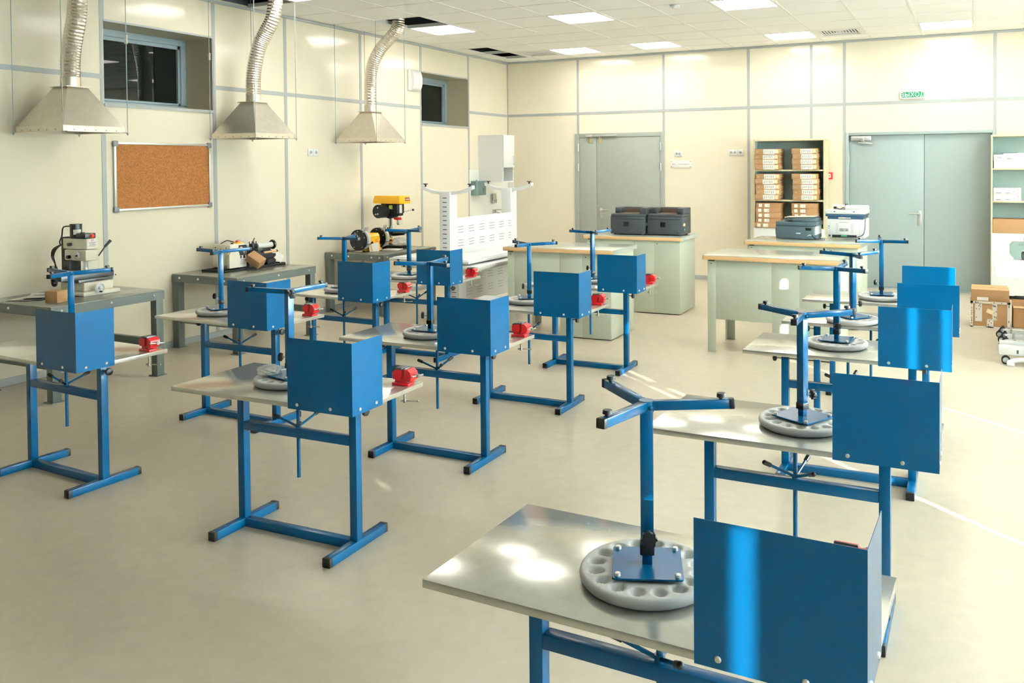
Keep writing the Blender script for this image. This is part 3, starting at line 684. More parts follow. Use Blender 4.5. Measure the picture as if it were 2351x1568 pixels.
q = mb(STEEL); q.cyl((.075, .01, .36), (.075, .01, .368), .03, n=20); q.cyl((.075, .01, .21), (.075, .01, .27), .018, n=20); q.cyl((.075, .01, .17), (.075, .01, .215), .024, .02, n=20); q.build('spindle', t)
wheel('feed_dial', (.08, -.056, .315), '-y', .028, PWHITE, t)
q = mb(BLACK); q.cyl((-.02, -.056, .30), (-.02, -.08, .30), .014, n=16); q.cyl((.0, -.056, .40), (.0, -.085, .40), .013, n=16); q.build('lock_knob', t)
q = mb(ACRYL); q.box(.12, .122, -.05, .09, .16, .28); q.build('chip_guard', t)
q = mb(BLACK); q.cyl((.175, .05, .305), (.2, .1, .39), .005, n=10); q.cyl((.195, .09, .375), (.215, .13, .425), .009, .012, n=12); q.build('feed_lever', t)
q = mb(BLACK)
q.tube([(-.06, -.02, .54), (-.13, -.03, .53), (-.15, -.03, .46), (-.16, -.04, .42), (-.13, -.06, .40)], .0055)
for k in range(4): q.tube([(-.1, -.06, .40), (-.16-.012*k, -.07, .36), (-.19-.008*k, -.075, .30), (-.165, -.08, .24), (-.17+.02*k, -.085, .16), (-.19+.03*k, -.09, .1)], .005)
q.build('power_cable', t)
q = mb(CARD); q.box(-.055, .055, -.05, .05, 0, .085, .002); tag(q.build('carton', None, (-6.22, 4.16, ZM), rot=(0, 0, R(12))), 'small brown carton on the milling machine table, before the machine base', 'carton')
t = thing('paper_sheets', 'loose white printed sheets lying on the milling machine table', 'papers', (-6.56, 4.2, ZM))
for k in range(3):
    q = mb(PAPER); M_ = TR((.02*k-.02, .03*k, .001+.003*k), z=20+12*k); nx = 8
    vs = []; fs = []
    for i in range(nx+1):
        for s in (-.105, .105): vs.append((s, -.148+.296*i/nx, .012*(abs(i/nx-.5)*2)**3*(1 if k == 2 else .3)))
    for i in range(nx): fs.append((2*i, 2*i+1, 2*i+3, 2*i+2))
    q.add(vs, fs, M_); so = q.build('sheet', t)
    if k == 2: q = mb(INK); q.box(-.07, .06, .05, .062, .0062, .0068, M=M_); q.box(-.07, .0, .03, .034, .0062, .0066, M=M_); q.build('printed_lines', so)

# lathe
t = thing('lathe', 'small cream and black metal lathe on the grey table by the left wall', 'lathe', (-6.53, 6.33, ZM))
q = mb(BLACK); q.box(-.17, .13, -.40, .40, 0, .006); q.box(-.17, .13, -.40, -.395, 0, .02); q.box(-.17, -.165, -.4, .4, 0, .02); q.box(-.17, .13, .395, .40, 0, .02); q.box(.125, .13, -.4, .4, 0, .02); q.build('chip_tray', t)
q = mb(CREAM); q.box(-.14, .10, -.30, -.10, .03, .26, .02); hd = q.build('headstock', t)
q = mb(CREAM); q.prism([(-.335, .0), (-.21, .0), (-.21, .13), (-.235, .17), (-.305, .17), (-.335, .13)], .0, .028, M=Matrix.Translation((.10, 0, .035)) @ Matrix(((0, 0, 1, 0), (1, 0, 0, 0), (0, 1, 0, 0), (0, 0, 0, 1)))); q.build('motor_cover', hd)
q = mb(PAPER); q.box(.1005, .103, -.2, -.1, .03, .25); pn = q.build('label_panel', hd)
q = mb(BLACK); q.box(.1031, .1035, -.197, -.103, .145, .245); q.box(.1031, .1035, -.178, -.16, .115, .143); q.box(.1031, .1035, -.14, -.115, .115, .143); q.build('black_print', pn)
M_ = Matrix.Translation((.1036, -.165, .218)) @ Matrix.Rotation(R(90), 4, 'Y') @ Matrix.Diagonal((.62, 1, 1, 1))
q = mb(REDLOGO); q.cyl((0, 0, 0), (0, 0, .0004), .021, n=24, M=M_); q.mat(PAPER).cyl((0, 0, .0004), (0, 0, .0008), .017, n=24, M=M_); lo = q.build('logo_oval', pn)
text('PROMA', .0095, INK, 'lettering', pn, (.1046, -.165, .218), FX, .0002); 
q = mb(PAPER); q.box(.1036, .1039, -.145, -.112, .185, .192); q.box(.1036, .1039, -.138, -.115, .172, .179); q.box(.1036, .1039, -.14, -.112, .16, .163); q.mat(INK)
for k in range(5): q.box(.1031, .1034, -.178, -.118+.004*(k % 2), .102-.011*k, .105-.011*k)
q.build('printed_lines', pn)
q = mb(BLACK); q.cyl((-.02, -.301, .20), (-.02, -.304, .20), .016, n=18); q.cyl((-.09, -.301, .225), (-.09, -.303, .225), .006, n=10); q.cyl((.05, -.301, .225), (.05, -.303, .225), .006, n=10); q.build('spindle_bore', hd)
q = mb(YEL); q.box(.03, .09, -.20, -.13, .25, .272, .006); so = q.build('switch_box', hd); q = mb(RED); q.cyl((.06, -.165, .272), (.06, -.165, .288), .022, .02, n=20); q.build('stop_button', so)
q = mb(BLACK); q.cyl((.05, -.23, .255), (.05, -.23, .27), .012, n=12); q.cyl((.08, -.235, .25), (.08, -.255, .268), .005, n=10); q.build('speed_knob', hd)
q = mb(BLACK); q.tube([(-.05, -.27, .262), (-.05, -.2, .285), (-.05, -.13, .27), (-.06, -.1, .26)], .005); q.build('cable', hd)
q = mb(CREAM); q.box(-.07, .03, -.1, .34, .03, .06, .004); q.mat(IRON).box(-.08, .04, -.1, .36, .06, .11, .004); q.build('bed', t)
for ya, yb in ((.24, .36), (-.1, .0)): q = mb(BLACK); q.box(-.08, .04, ya, yb, .006, .06, .006); q.build('bed_foot', t)
q = mb(IRON); q.cyl((-.02, -.10, .19), (-.02, -.05, .19), .045, n=24); q.build('chuck', t)
q = mb(BLACK); q.box(-.1, .09, .02, .15, .11, .14, .005); q.box(.05, .10, -.0, .2, .04, .13, .01); q.cyl((.10, .05, .09), (.115, .05, .09), .04, n=24); q.build('carriage', t)
q = mb(IRON); q.box(-.05, .06, .05, .14, .14, .165, .003); q.box(-.04, .1, .06, .12, .165, .185, .003); q.build('compound_slide', t)
q = mb(BLACK); q.box(-.035, .03, .055, .12, .185, .235, .004); q.cyl((0, .088, .235), (0, .088, .255), .012, n=14); q.cyl((0, .088, .25), (.01, .1, .29), .005, n=8)
for u in (-.025, .02):
    for v in (.065, .11): q.cyl((u, v, .235), (u, v, .255), .005, n=8)
q.build('tool_post', t)
q = mb(BLACK); q.box(-.06, .02, .2, .33, .11, .15, .005); q.box(-.05, .01, .21, .32, .15, .175, .005); q.mat(PWHITE).cyl((-.02, .16, .2), (-.02, .36, .2), .028, n=24); to = q.build('tailstock', t)
q = mb(BLACK); q.lathe([(.02, 0), (.045, .004), (.05, .014), (.045, .024), (.03, .024), (.025, .012), (.008, .012)], 28, TR((-.02, .36, .2), x=-90)); q.build('handwheel', to)
q = mb(WOOD); q.cyl((.06, .17, .135), (.06, .36, .14), .011, n=12); q.mat(BLACK).cyl((.06, .34, .14), (.06, .355, .14), .012, n=12); q.build('wooden_handle', t)
q = mb(BLACK); q.box(-.0, .06, .16, .34, .075, .115, .004); q.build('lead_screw_bracket', t)
q = mb(CARD); q.box(-.075, .075, -.05, .05, -.04, .04, .001); tag(q.build('carton', None, (-6.335, 6.26, ZM+.096), rot=(R(24), R(33), R(18))), 'small brown carton leaning on edge against the lathe', 'carton')
q = mb(PAPER); q.box(-.05, .05, -.0006, .0006, -.04, .04); tag(q.build('paper_card', None, (-6.46, 6.70, ZM+.075), rot=(R(-14), R(38), R(70))), 'pale blue-white card leaning at the right end of the lathe', 'card')
def crumple(name, loc, s, seed, label):
    bm = bmesh.new(); bmesh.ops.create_icosphere(bm, subdivisions=4, radius=1); rnd = random.Random(seed)
    ph = [(Vector((rnd.uniform(-1, 1), rnd.uniform(-1, 1), rnd.uniform(-1, 1)))*rnd.uniform(3, 9), rnd.uniform(0, 6)) for _ in range(9)]
    for v in bm.verts:
        d = v.co.normalized(); f = 1+sum(.07*abs(math.sin(d.dot(k)+p)) for k, p in ph)-.25
        v.co = Vector((d.x*s[0]*f, d.y*s[1]*f, max(-s[2]*.98, d.z*s[2]*f)))
    B = mb(FILM); B.from_bm(bm); o = B.build(name, None, loc, sharp=20); return tag(o, label, 'plastic bag', 'crumpled clear plastic bags')
crumple('plastic_bag', (-6.565, 6.30, ZM+.225), (.055, .065, .055), 3, 'crumpled clear plastic bag sitting on top of the lathe')

crumple('plastic_bag', (-2.945, 2.985, ZTOP+.0325+.022), (.05, .045, .022), 5, 'crumpled clear plastic on the upturned stool seat of the front middle workbench')
# bench grinder
t = thing('bench_grinder', 'yellow and black double bench grinder on the grey table', 'bench grinder', (-6.42, 8.13, ZM))
q = mb(YEL); q.cyl((0, -.10, .135), (0, .10, .135), .068, n=32); q.prism([(-.075, 0), (.095, 0), (.085, .03), (.07, .10), (.072, .17), (.05, .2), (-.05, .2), (-.065, .16), (-.065, .03)], -.085, .085, TR((0, 0, .012), x=90)); bo = q.build('motor_housing', t)
q = mb(PAPER); q.box(.066, .086, -.05, .0, .03, .05, M=None); q.build('rating_plate', bo); q = mb(REDLOGO); q.cyl((.066, .03, .125), (.0735, .03, .125), .014, n=18); q.mat(PAPER).cyl((.0735, .03, .125), (.074, .03, .125), .0095, n=18); q.build('warning_sign', bo)
q = mb(YLAB); q.box(.062, .0735, -.02, .04, .16, .18); q.build('label', bo)
for sx in (-.055, .065):
    for sy in (-.05, .05): q = mb(BLACK); q.cyl((sx, sy, 0), (sx, sy, .014), .013, n=14); q.build('rubber_foot', t)
for s in (-1, 1):
    y = s*.175
    q = mb(BLACK); q.cyl((-.01, y-.03, .145), (-.01, y+.03, .145), .122, n=40); q.cyl((-.01, y-.034*1, .145), (-.01, y+.034, .145), .112, n=40); q.cyl((0, min(y, s*.1), .135), (0, max(y, s*.1), .135), .03, n=20); wo = q.build('wheel_guard', t)
    q = mb(BOLT)
    for k in range(5): a = R(72*k+20); q.cyl((-.01+.1*math.cos(a), y-.034, .145+.1*math.sin(a)), (-.01+.1*math.cos(a), y-.037, .145+.1*math.sin(a)), .006, n=8)
    q.build('cover_screw', wo)
    q = mb(SEAT); q.cyl((.022, y-.02, .15), (.022, y+.02, .15), .115, n=40); q.build('grinding_wheel', t)
    q = mb(ALU); q.box(-.004, .004, y-.035, y+.03, .0, .075, .002, M=TR((.06, 0, .235), y=28)); q.box(.004, .006, y-.02, y+.016, .02, .055, .001, M=TR((.06, 0, .235), y=28)); q.build('eye_shield', t)
    q = mb(BLACK); q.box(.085, .135, y-.03, y+.03, .10, .106, .001); q.cyl((.09, y+.03, .1), (.13, y+.05, .115), .008, n=10); q.ball((.13, y+.05, .115), .013); q.build('tool_rest', t)
q = mb(BLACK); q.tube([(-.07, -.08, .03), (-.12, -.16, .012), (-.14, -.24, .02)], .006); q.cyl((-.14, -.24, .02), (-.13, -.29, .024), .02, .014, n=12); q.build('power_plug', t)
q = mb(PAPER); q.box(-.06, .06, -.0008, .0008, -.05, .05); tag(q.build('paper_sheet', None, (-6.325, 8.08, ZM+.053), rot=(R(-12), 0, R(62))), 'white sheet leaning on the front of the yellow grinder', 'paper')
q = mb(PAPER); q.box(-.1, .1, -.14, .14, 0, .008, .001); tag(q.build('booklet', None, (-6.3, 8.43, ZM), rot=(0, 0, R(15))), 'thin white booklet lying between the grinder and the drill press', 'booklet')

# drill press
t = thing('drill_press', 'yellow-topped bench drill press on the far grey table', 'drill press', (-6.40, 8.55, ZM))
q = mb(BLACK); q.box(-.10, .19, -.10, .10, 0, .035, .008); q.build('base', t)
q = mb(STEEL); q.cyl((-.04, 0, .035), (-.04, 0, .50), .024, n=24); q.build('column', t)
q = mb(BLACK); q.box(-.13, .12, -.075, .075, .42, .545, .015); q.prism([(-.02, .36), (.12, .40), (.12, .43), (-.1, .43), (-.1, .38)], -.045, .045, TR(x=90)); hd = q.build('head', t)
q = mb(YEL)
pr = [(-.24, -.07), (-.21, -.1), (.17, -.1), (.215, -.06), (.215, .06), (.17, .1), (-.21, .1), (-.24, .07)]
n = len(pr); vs = [(x, y, .545) for x, y in pr]+[(x*1.02, y*1.03, .575) for x, y in pr]+[(x*.95, y*.9, .64) for x, y in pr]
fs = [tuple(range(n-1, -1, -1)), tuple(2*n+i for i in range(n))]+[(k*n+i, k*n+(i+1) % n, (k+1)*n+(i+1) % n, (k+1)*n+i) for k in range(2) for i in range(n)]
q.add(vs, fs); bc = q.build('belt_cover', t, sharp=20)
q = mb(mat('dark_red_label', (110, 40, 46), .5)); q.add([(.2205, -.05, .58), (.2205, .05, .58), (.212, .045, .622), (.212, -.045, .622)], [(0, 1, 2, 3)]); lo = q.build('label', bc)
q = mb(PAPER); q.box(.2186, .2196, -.036, .036, .594, .602); q.build('label_print', lo)
q = mb(BLACK); q.cyl((-.07, -.20, .455), (-.07, -.07, .455), .082, n=36); q.cyl((-.07, -.205, .455), (-.07, -.2, .455), .074, n=36); mo = q.build('motor', t)
q = mb(BOLT)
for dx, dz in ((.0, .045), (.0, -.03), (-.03, -.035)): q.cyl((-.07+dx, -.205, .455+dz), (-.07+dx, -.209, .455+dz), .009, n=10)
q.build('motor_screw', mo)
q = mb(YLAB); q.box(.0, .05, -.0765, -.075, .48, .525); so = q.build('label', hd); q = mb(GRN); q.box(.03, .046, -.078, -.0765, .487, .518); q.build('start_button', so)
q = mb(PAPER); q.box(.12, .1215, -.03, .02, .43, .53); q.build('scale_label', hd)
q = mb(STEEL); q.cyl((.08, 0, .36), (.08, 0, .42), .026, n=20); q.cyl((.08, 0, .30), (.08, 0, .345), .024, .02, n=20); q.cyl((.08, 0, .285), (.08, 0, .30), .014, .024, n=20); q.build('chuck', t)
q = mb(RED); q.cyl((.08, 0, .345), (.08, 0, .378), .036, n=20); q.box(.03, .14, -.03, -.012, .35, .372, .004); q.build('guard_ring', t)
q = mb(ACRYL); q.box(.108, .11, -.035, .05, .28, .36); q.build('chuck_guard', t)
for k, (dy, dz) in enumerate(((-.045, .0), (.16, .035), (-.02, -.06))):
    if k == 1: q = mb(STEEL); q.cyl((.06, .05, .43), (.12, .24, .455), .005, n=8); q.mat(BLACK).ball((.123, .245, .456), .015); q.build('feed_lever', t)
q = mb(BLACK); q.box(-.08, .0, -.045, .045, .165, .215, .01); q.cyl((.0, 0, .175), (.16, 0, .182), .03, .02, n=12); q.cyl((.11, 0, .182), (.11, 0, .194), .09, n=36); q.build('work_table', t)
q = mb(YEL); q.box(-.075, -.03, -.075, -.03, .05, .19, .012); q.cyl((-.05, -.04, .10), (.01, -.07, .10), .032, n=20); q.build('yellow_bracket', t)
q = mb(BLACK); q.tube([(-.02, -.03, .42), (-.0, -.04, .33), (-.01, -.05, .25), (-.06, -.09, .2), (-.1, -.14, .12), (-.08, -.14, .03), (-.03, -.12, .04), (-.02, -.1, .13), (-.05, -.08, .21), (.02, -.07, .23), (.05, -.06, .2)], .005, sub=8); q.build('power_cable', t)
crumple('plastic_bag', (-6.29, 8.53, ZM+.035+.045), (.085, .08, .045), 11, 'crumpled clear plastic bag on the base of the drill press')

# ------------------------------------------------------------------ white slotted tables, one upside down on the other
def slotted_table(label, loc, inv):
    """white height-adjustable table; inv: legs up. local z=0 is the floor side of an upright table"""
    t = thing('slotted_table', label, 'table', loc, 0, 'white slotted electronics tables')
    Z_ = (lambda z: .76-z) if inv else (lambda z: z)
    def zb(a, b): return tuple(sorted((Z_(a), Z_(b))))
    q = mb(WHITE); z0, z1 = zb(.725, .76)
    if inv: z0, z1 = 0, .026
    else: z0, z1 = .66, .69
    q.box(-.49, .49, -1.0, 1.0, z0, z1, .004); q.box(-.46, .46, -.97, .97, z0-.02 if not inv else z1, z0 if not inv else z1+.01); q.build('table_top', t)
    H = .74
    a0, a1 = ((.03, .715) if inv else (.03, .66))
    for y in (-.62, .71):
        q = mb(WHITE); q.box(-.07, .06, y-.055, y+.09, a0, a1, .004); po = q.build('slotted_post', t)
        s = mb(BLACK)
        z = a0+.04
        while z < a1-.03:
            s.box(-.028, .022, y-.0565, y-.0545, z, z+.007); z += .048
        if y < 0 or not inv: s.build('slot', po)
        pts = []
        sg = 1 if inv else -1; zz = a1+.005 if inv else .03
        for k in range(13):
            u = -1+k/6; pts.append((.32*u, y, zz+sg*(.12*max(0, abs(u)-.35)**1.6 if inv else -.0)))
        f = mb(WHITE)
        for i in range(12):
            (xa, _, za), (xb, _, zb_) = pts[i], pts[i+1]; wv = .03
            h = .034
            f.add([(xa, y-wv, za-h), (xa, y+wv, za-h), (xa, y+wv, za), (xa, y-wv, za), (xb, y-wv, zb_-h), (xb, y+wv, zb_-h), (xb, y+wv, zb_), (xb, y-wv, zb_)],
                  [(0, 4, 5, 1), (3, 2, 6, 7), (0, 3, 7, 4), (1, 5, 6, 2)]+([(0, 1, 2, 3)] if i == 0 else [])+([(4, 7, 6, 5)] if i == 11 else []))
        fo = f.build('foot', t)
        for u in (-.28, .28):
            q = mb(BLACK); zt = max(p[2] for p in pts)
            if inv: q.cyl((u, y, zt-.014), (u, y, zt+.01), .01, n=12); q.cyl((u, y, zt+.01), (u, y, zt+.02), .028, .024, n=18)
            else: q.cyl((u, y, 0), (u, y, .012), .024, n=18)
            q.build('levelling_pad', fo)
    z0, z1 = (.03, .43) if inv else (.22, .62)
    q = mb(WHITE); q.box(.045, .057, -.565, .745, z0, z1, .002); po = q.build('modesty_panel', t)
    s = mb(CAP if inv else STRIP)
    for g in range(6):
        for r in (.32, .68):
            for k in range(3):
                yy = -.46+.222*g; zz = z0+(z1-z0)*r+.03*(k-1); s.box(.0565, .058, yy-.055, yy+.055, zz-.003, zz+.003)
    s.build('slot', po)
    return t
slotted_table('white slotted table standing upright under another one, near the far left corner', (-4.95, 8.33, 0), False)
slotted_table('white slotted table lying upside down with its curved feet in the air', (-5.055, 8.33, .71), True)

# ------------------------------------------------------------------ sink corner
B = mb(mat('white_wall_tile', (232, 234, 226), .25, var=.01)); B.box(WL, WL+.008, 11.034, YB, 0, 1.635); B.box(WL, -6.74, YB-.008, YB, 0, 1.42); trim(B)
t = thing('wall_cabinet', 'white wall cabinet with an open niche, hanging in the far left corner', 'cabinet', (WL, 11.47, 1.44))
q = mb(WHITE)
for a in ((0, .43, -.165, -.147, 0, .72), (0, .43, .147, .165, 0, .72), (0, .43, -.147, .147, 0, .018), (0, .43, -.147, .147, .702, .72), (0, .43, -.147, .147, .225, .243), (0, .012, -.147, .147, 0, .72)): q.box(*a)
q.build('body', t)
q = mb(PWHITE); q.box(.431, .449, -.164, .164, .228, .72, .002); do = q.build('door', t)
q = mb(ALU); q.tube([(.449, .125, .27), (.475, .125, .30), (.475, .125, .37), (.449, .125, .40)], .006); q.build('handle', do)
t = thing('towel_dispenser', 'blue-grey steel paper towel dispenser on the wall behind the white tables', 'dispenser', (WL+.008, 11.2, 1.25))
q = mb(TEALM); q.prism([(-.13, 0), (.13, 0), (.13, .09), (.11, .12), (-.11, .12), (-.13, .09)], 0, .215, Matrix(((0, 1, 0, 0), (1, 0, 0, 0), (0, 0, 1, 0), (0, 0, 0, 1)))); q.build('body', t)
q = mb(BLACK); q.box(.12, .1215, .03, .04, .04, .11, .002); q.build('level_window', t); q = mb(TEALM); q.cyl((.02, .0, .215), (.02, 0, .232), .01, n=12); q.build('lock', t)
t = thing('soap_dispenser', 'small steel soap dispenser on the white tiles behind the white tables', 'dispenser', (WL+.008, 11.70, 1.10))
q = mb(STEEL); q.box(0, .05, -.06, .06, 0, .16, .02); q.build('body', t); q = mb(STEEL); q.cyl((.05, .01, .05), (.075, .01, .05), .018, n=16); q.cyl((.06, .01, .05), (.07, .02, .01), .006, n=8); q.build('pump_button', t)
q = mb(STEEL); q.box(0, .05, -.025, .025, 0, .05, .006); q.cyl((.04, 0, .045), (.17, 0, .05), .009, n=12); q.cyl((.03, 0, .02), (.15, 0, -.02), .009, n=12)
tag(q.build('tap', None, (WL+.008, 11.72, .955)), 'chrome wall tap just above the upturned white table panel', 'tap')

# ------------------------------------------------------------------ green-grey desks
def make_desk(label):
    t = thing('desk', label, 'desk', group='green-grey desks with wooden front edges')
    w_, d = 1.19, .68; a, b = w_/2, d/2
    q = mb(LAMT); q.box(-a, a, -b+.003, b, .862, .876, .001); q.box(a-.003, a+.001, -b+.004, b, .836, .876); q.mat(SAGE).box(-a, a-.003, -b+.003, b, .838, .862); to = q.build('worktop', t)
    q = mb(WOOD); q.box(-a, a, -b, -b+.0035, .836, .872, .001); q.build('edge_band', to)
    q = mb(BLACK); q.box(-a-.003, -a, -b, -b+.03, .836, .874); q.build('corner_cap', to)
    q = mb(SAGE); q.box(-a+.04, -a+.11, -b+.03, -b+.036, 0, .836, .001); q.box(-a+.034, -a+.040, -b+.03, -b+.1, 0, .836, .001); q.build('leg', t)
    q = mb(SAGE); q.box(-a+.034, -a+.040, b-.1, b-.03, 0, .836, .001); q.box(-a+.034, -a+.11, b-.036, b-.03, 0, .836, .001); q.build('leg', t)
    q = mb(SAGE); q.box(-a+.112, .02, -b+.031, -b+.039, .30, .836, .001); q.build('modesty_panel', t)
    q = mb(SAGE); q.box(.024, a-.03, -b+.03, b-.02, .01, .836, .002); po = q.build('pedestal', t)
    q = mb(SAGE); q.box(.03, .26, -b+.0285, -b+.031, .014, .832, .001); q.box(.264, a-.034, -b+.0285, -b+.031, .014, .832, .001); q.build('panel', po)
    q = mb(BLACK); q.cyl((.30, -b+.0285, .80), (.30, -b+.027, .80), .006, n=10); q.cyl((-a+.07, -b+.03, .80), (-a+.07, -b+.0285, .80), .005, n=10); q.box(-a+.05, -a+.1, -b+.012, -b+.03, .826, .836); q.build('screw', t)
    return t
DSK = [(-3.71, 7.915, 1.0, 'green-grey desk with clear worktop beside the upturned white table'), (-3.54, 9.515, 1.5, 'green-grey desk at the back with two black printers on it'),
       (-1.60, 7.845, -1.8, 'empty green-grey desk with sun spots on its front, right of the centre aisle'), (-1.60, 9.42, -2.4, 'green-grey desk at the back carrying the slate and the white printer')]
k0 = None
for x, y, a, lab in DSK:
    if not k0: k0 = make_desk(lab); k0.location = (x, y, 0); k0.rotation_euler = (0, 0, R(a))
    else: dup(k0, (x, y, 0), R(a), lab)
ZD = .876
# black printers
def black_printer(label):
    t = thing('printer', label, 'printer', group='black laser printers')
    q = mb(PRN); q.box(-.21, .21, -.18, .18, .012, .215, .008); q.box(-.205, .21, -.17, .18, .215, .245, .006); q.box(.13, .21, -.12, .18, .245, .315, .008); q.box(-.205, -.12, -.02, .18, .245, .315, .008); q.box(-.2, .2, .1, .18, .245, .315, .008); q.build('body', t)
    q = mb(mat('brown_output_tray', (86, 68, 56), .5)); q.box(-.12, .13, -.11, .1, .245, .252); q.box(-.12, .13, .095, .1, .25, .30); q.build('output_tray', t)
    q = mb(BLACK); q.box(-.05, .01, -.1815, -.179, .10, .155); g = q.build('vent_grille', t)
    q = mb(BLACK); q.box(-.19, .19, -.1812, -.179, .185, .19); q.box(.15, .17, -.1812, -.179, .03, .04); q.box(-.16, -.12, -.1812, -.179, .018, .024); q.build('seam', t)
    q = mb(BLACK); q.box(.2095, .2115, -.12, -.07, .055, .09); po = q.build('power_inlet', t); q = mb(GRN); q.box(.2112, .2125, -.10, -.075, .06, .078); q.build('green_port', po)
    q = mb(PAPER); q.box(.2095, .211, -.13, -.05, .11, .14); q.mat(YLAB).box(.211, .2116, -.08, -.055, .112, .138); q.build('sticker', t)
    for sx in (-.17, .17):
        for sy in (-.14, .14): q = mb(BLACK); q.cyl((sx, sy, 0), (sx, sy, .013), .014, n=12); q.build('rubber_foot', t)
    return t
p0 = black_printer('left one of the two black printers, in front of the grey door'); p0.location = (-3.655, 9.53, ZD); p0.rotation_euler = (0, 0, R(3))
dup(p0, (-3.21, 9.575, ZD), R(1), 'right one of the two black printers, at the desk corner')
# slate multifunction printer
t = thing('printer', 'slate inkjet printer with flat lid, in front of the bookcase', 'printer', (-1.72, 9.61, ZD), R(-2.4))
q = mb(PRN2); q.box(-.22, .19, -.17, .17, .006, .145, .01); q.box(-.22, .22, -.175, .17, .145, .19, .008); q.build('body', t)
q = mb(PWHITE); q.box(.185, .205, -.15, .16, .05, .145, .004); q.build('side_cover', t)
q = mb(PRN2); q.box(.17, .205, -.16, .16, .006, .05, .004); q.build('lower_side', t)
q = mb(PRN2); q.box(-.05, .21, -.165, .12, .19, .225, .012); q.box(-.13, .21, -.14, .12, .212, .228, .006, M=TR(y=-3)); q.build('document_feeder', t)
q = mb(mat('beige_tray_cover', (190, 186, 168), .5)); q.box(-.13, .19, -.13, .11, .236, .241, .002, M=TR(y=-2)); q.build('feeder_tray', t)
q = mb(PWHITE); q.box(-.0, .05, -.1725, -.17, .06, .072, .004); q.build('logo_badge', t)
q = mb(BLACK); q.box(.10, .16, -.172, -.169, .098, .128, .002); q.box(.14, .16, -.173, -.17, .108, .118); q.build('port', t)
q = mb(PAPER); q.tube([(.12, -.171, .04), (.14, -.185, .05), (.17, -.19, .05)], .005); q.mat(BLACK).tube([(.17, -.19, .05), (.21, -.2, .02), (.25, -.2, .006), (.3, -.15, .006)], .005); q.build('power_cable', t)
q = mb(BLACK); q.tube([(-.22, -.05, .18), (-.245, -.06, .12), (-.24, -.08, .05), (-.225, -.1, .01)], .004); q.build('data_cable', t)
# white multifunction printer
t = thing('printer', 'tall white multifunction printer with navy band, in front of the double door', 'printer', (-1.235, 9.78, ZD), R(-2))
q = mb(PWHITE); q.box(-.19, .20, -.17, .18, .012, .22, .015); q.build('body', t)
q = mb(NAVY); q.box(-.205, .20, -.175, .17, .245, .272, .008); q.box(-.185, .19, -.165, .17, .218, .246, .008); q.build('navy_band', t)
q = mb(PWHITE); q.box(-.205, .205, -.178, .17, .272, .318, .008); q.box(.0, .205, -.17, .15, .315, .358, .012); q.build('scanner', t)
q = mb(PWHITE); q.box(-.17, .03, -.13, .12, .345, .355, .003, M=TR(y=4)); q.build('paper_tray', t)
q = mb(BLACK); q.box(-.115, -.1, -.181, -.177, .296, .304); q.box(.085, .1, -.181, -.177, .296, .304); q.build('hinge', t)
q = mb(PAPER); q.box(-.07, .06, -.177, -.164, .224, .238, .004); q.mat(ALU).box(.005, .055, -.178, -.164, .224, .238, .003); q.build('recess_handle', t)
q = mb(STRIP); q.box(-.155, .15, -.1705, -.1695, .052, .0535); q.box(-.155, .15, -.1705, -.1695, .196, .1975); q.box(-.157, -.155, -.1705, -.1695, .052, .197); q.box(.15, .152, -.1705, -.1695, .052, .197); q.box(-.06, .04, -.171, -.1695, .18, .186); q.build('rear_door_seam', t)
q = mb(STRIP)
for k in range(8):
    for x in (-.095, -.08, .062, .076): q.box(x, x+.009, -.171, -.1695, .075+.013*k, .081+.013*k)
q.build('vent_slot', t)
q = mb(STRIP); q.box(-.06, .035, -.171, -.1695, .085, .12); lo = q.build('rating_label', t); q = mb(INK)
for k in range(3): q.box(-.055, -.015, -.1715, -.171, .09+.01*k, .093+.01*k)
q.box(.01, .026, -.1715, -.171, .098, .106); q.build('printed_lines', lo)
q = mb(BLACK); q.box(-.172, -.165, -.1715, -.169, .134, .147); q.box(-.172, -.165, -.1715, -.169, .117, .124); q.box(-.172, -.15, -.173, -.169, .03, .048, .002); q.build('port', t)
q = mb(BLACK); q.box(-.135, .12, -.171, -.169, .02, .048); so = q.build('lower_opening', t); q = mb(GRN); q.box(-.04, .02, -.173, -.17, .034, .044, .003); q.build('green_clip', so)
q = mb(PRN); q.tube([(-.05, -.176, .03), (.05, -.18, .025), (.13, -.185, .03), (.19, -.18, .06), (.204, -.16, .12), (.206, -.15, .2), (.207, -.14, .27)], .0045); q.build('power_cable', t)
q = mb(PRN); q.tube([(-.1, -.1, .335), (-.06, -.13, .325), (-.03, -.12, .34), (0, -.1, .37), (.02, -.08, .378), (-.02, -.06, .372)], .004); q.mat(BLACK).box(-.13, -.1, -.115, -.085, .325, .35, .006); q.build('usb_cable', t)

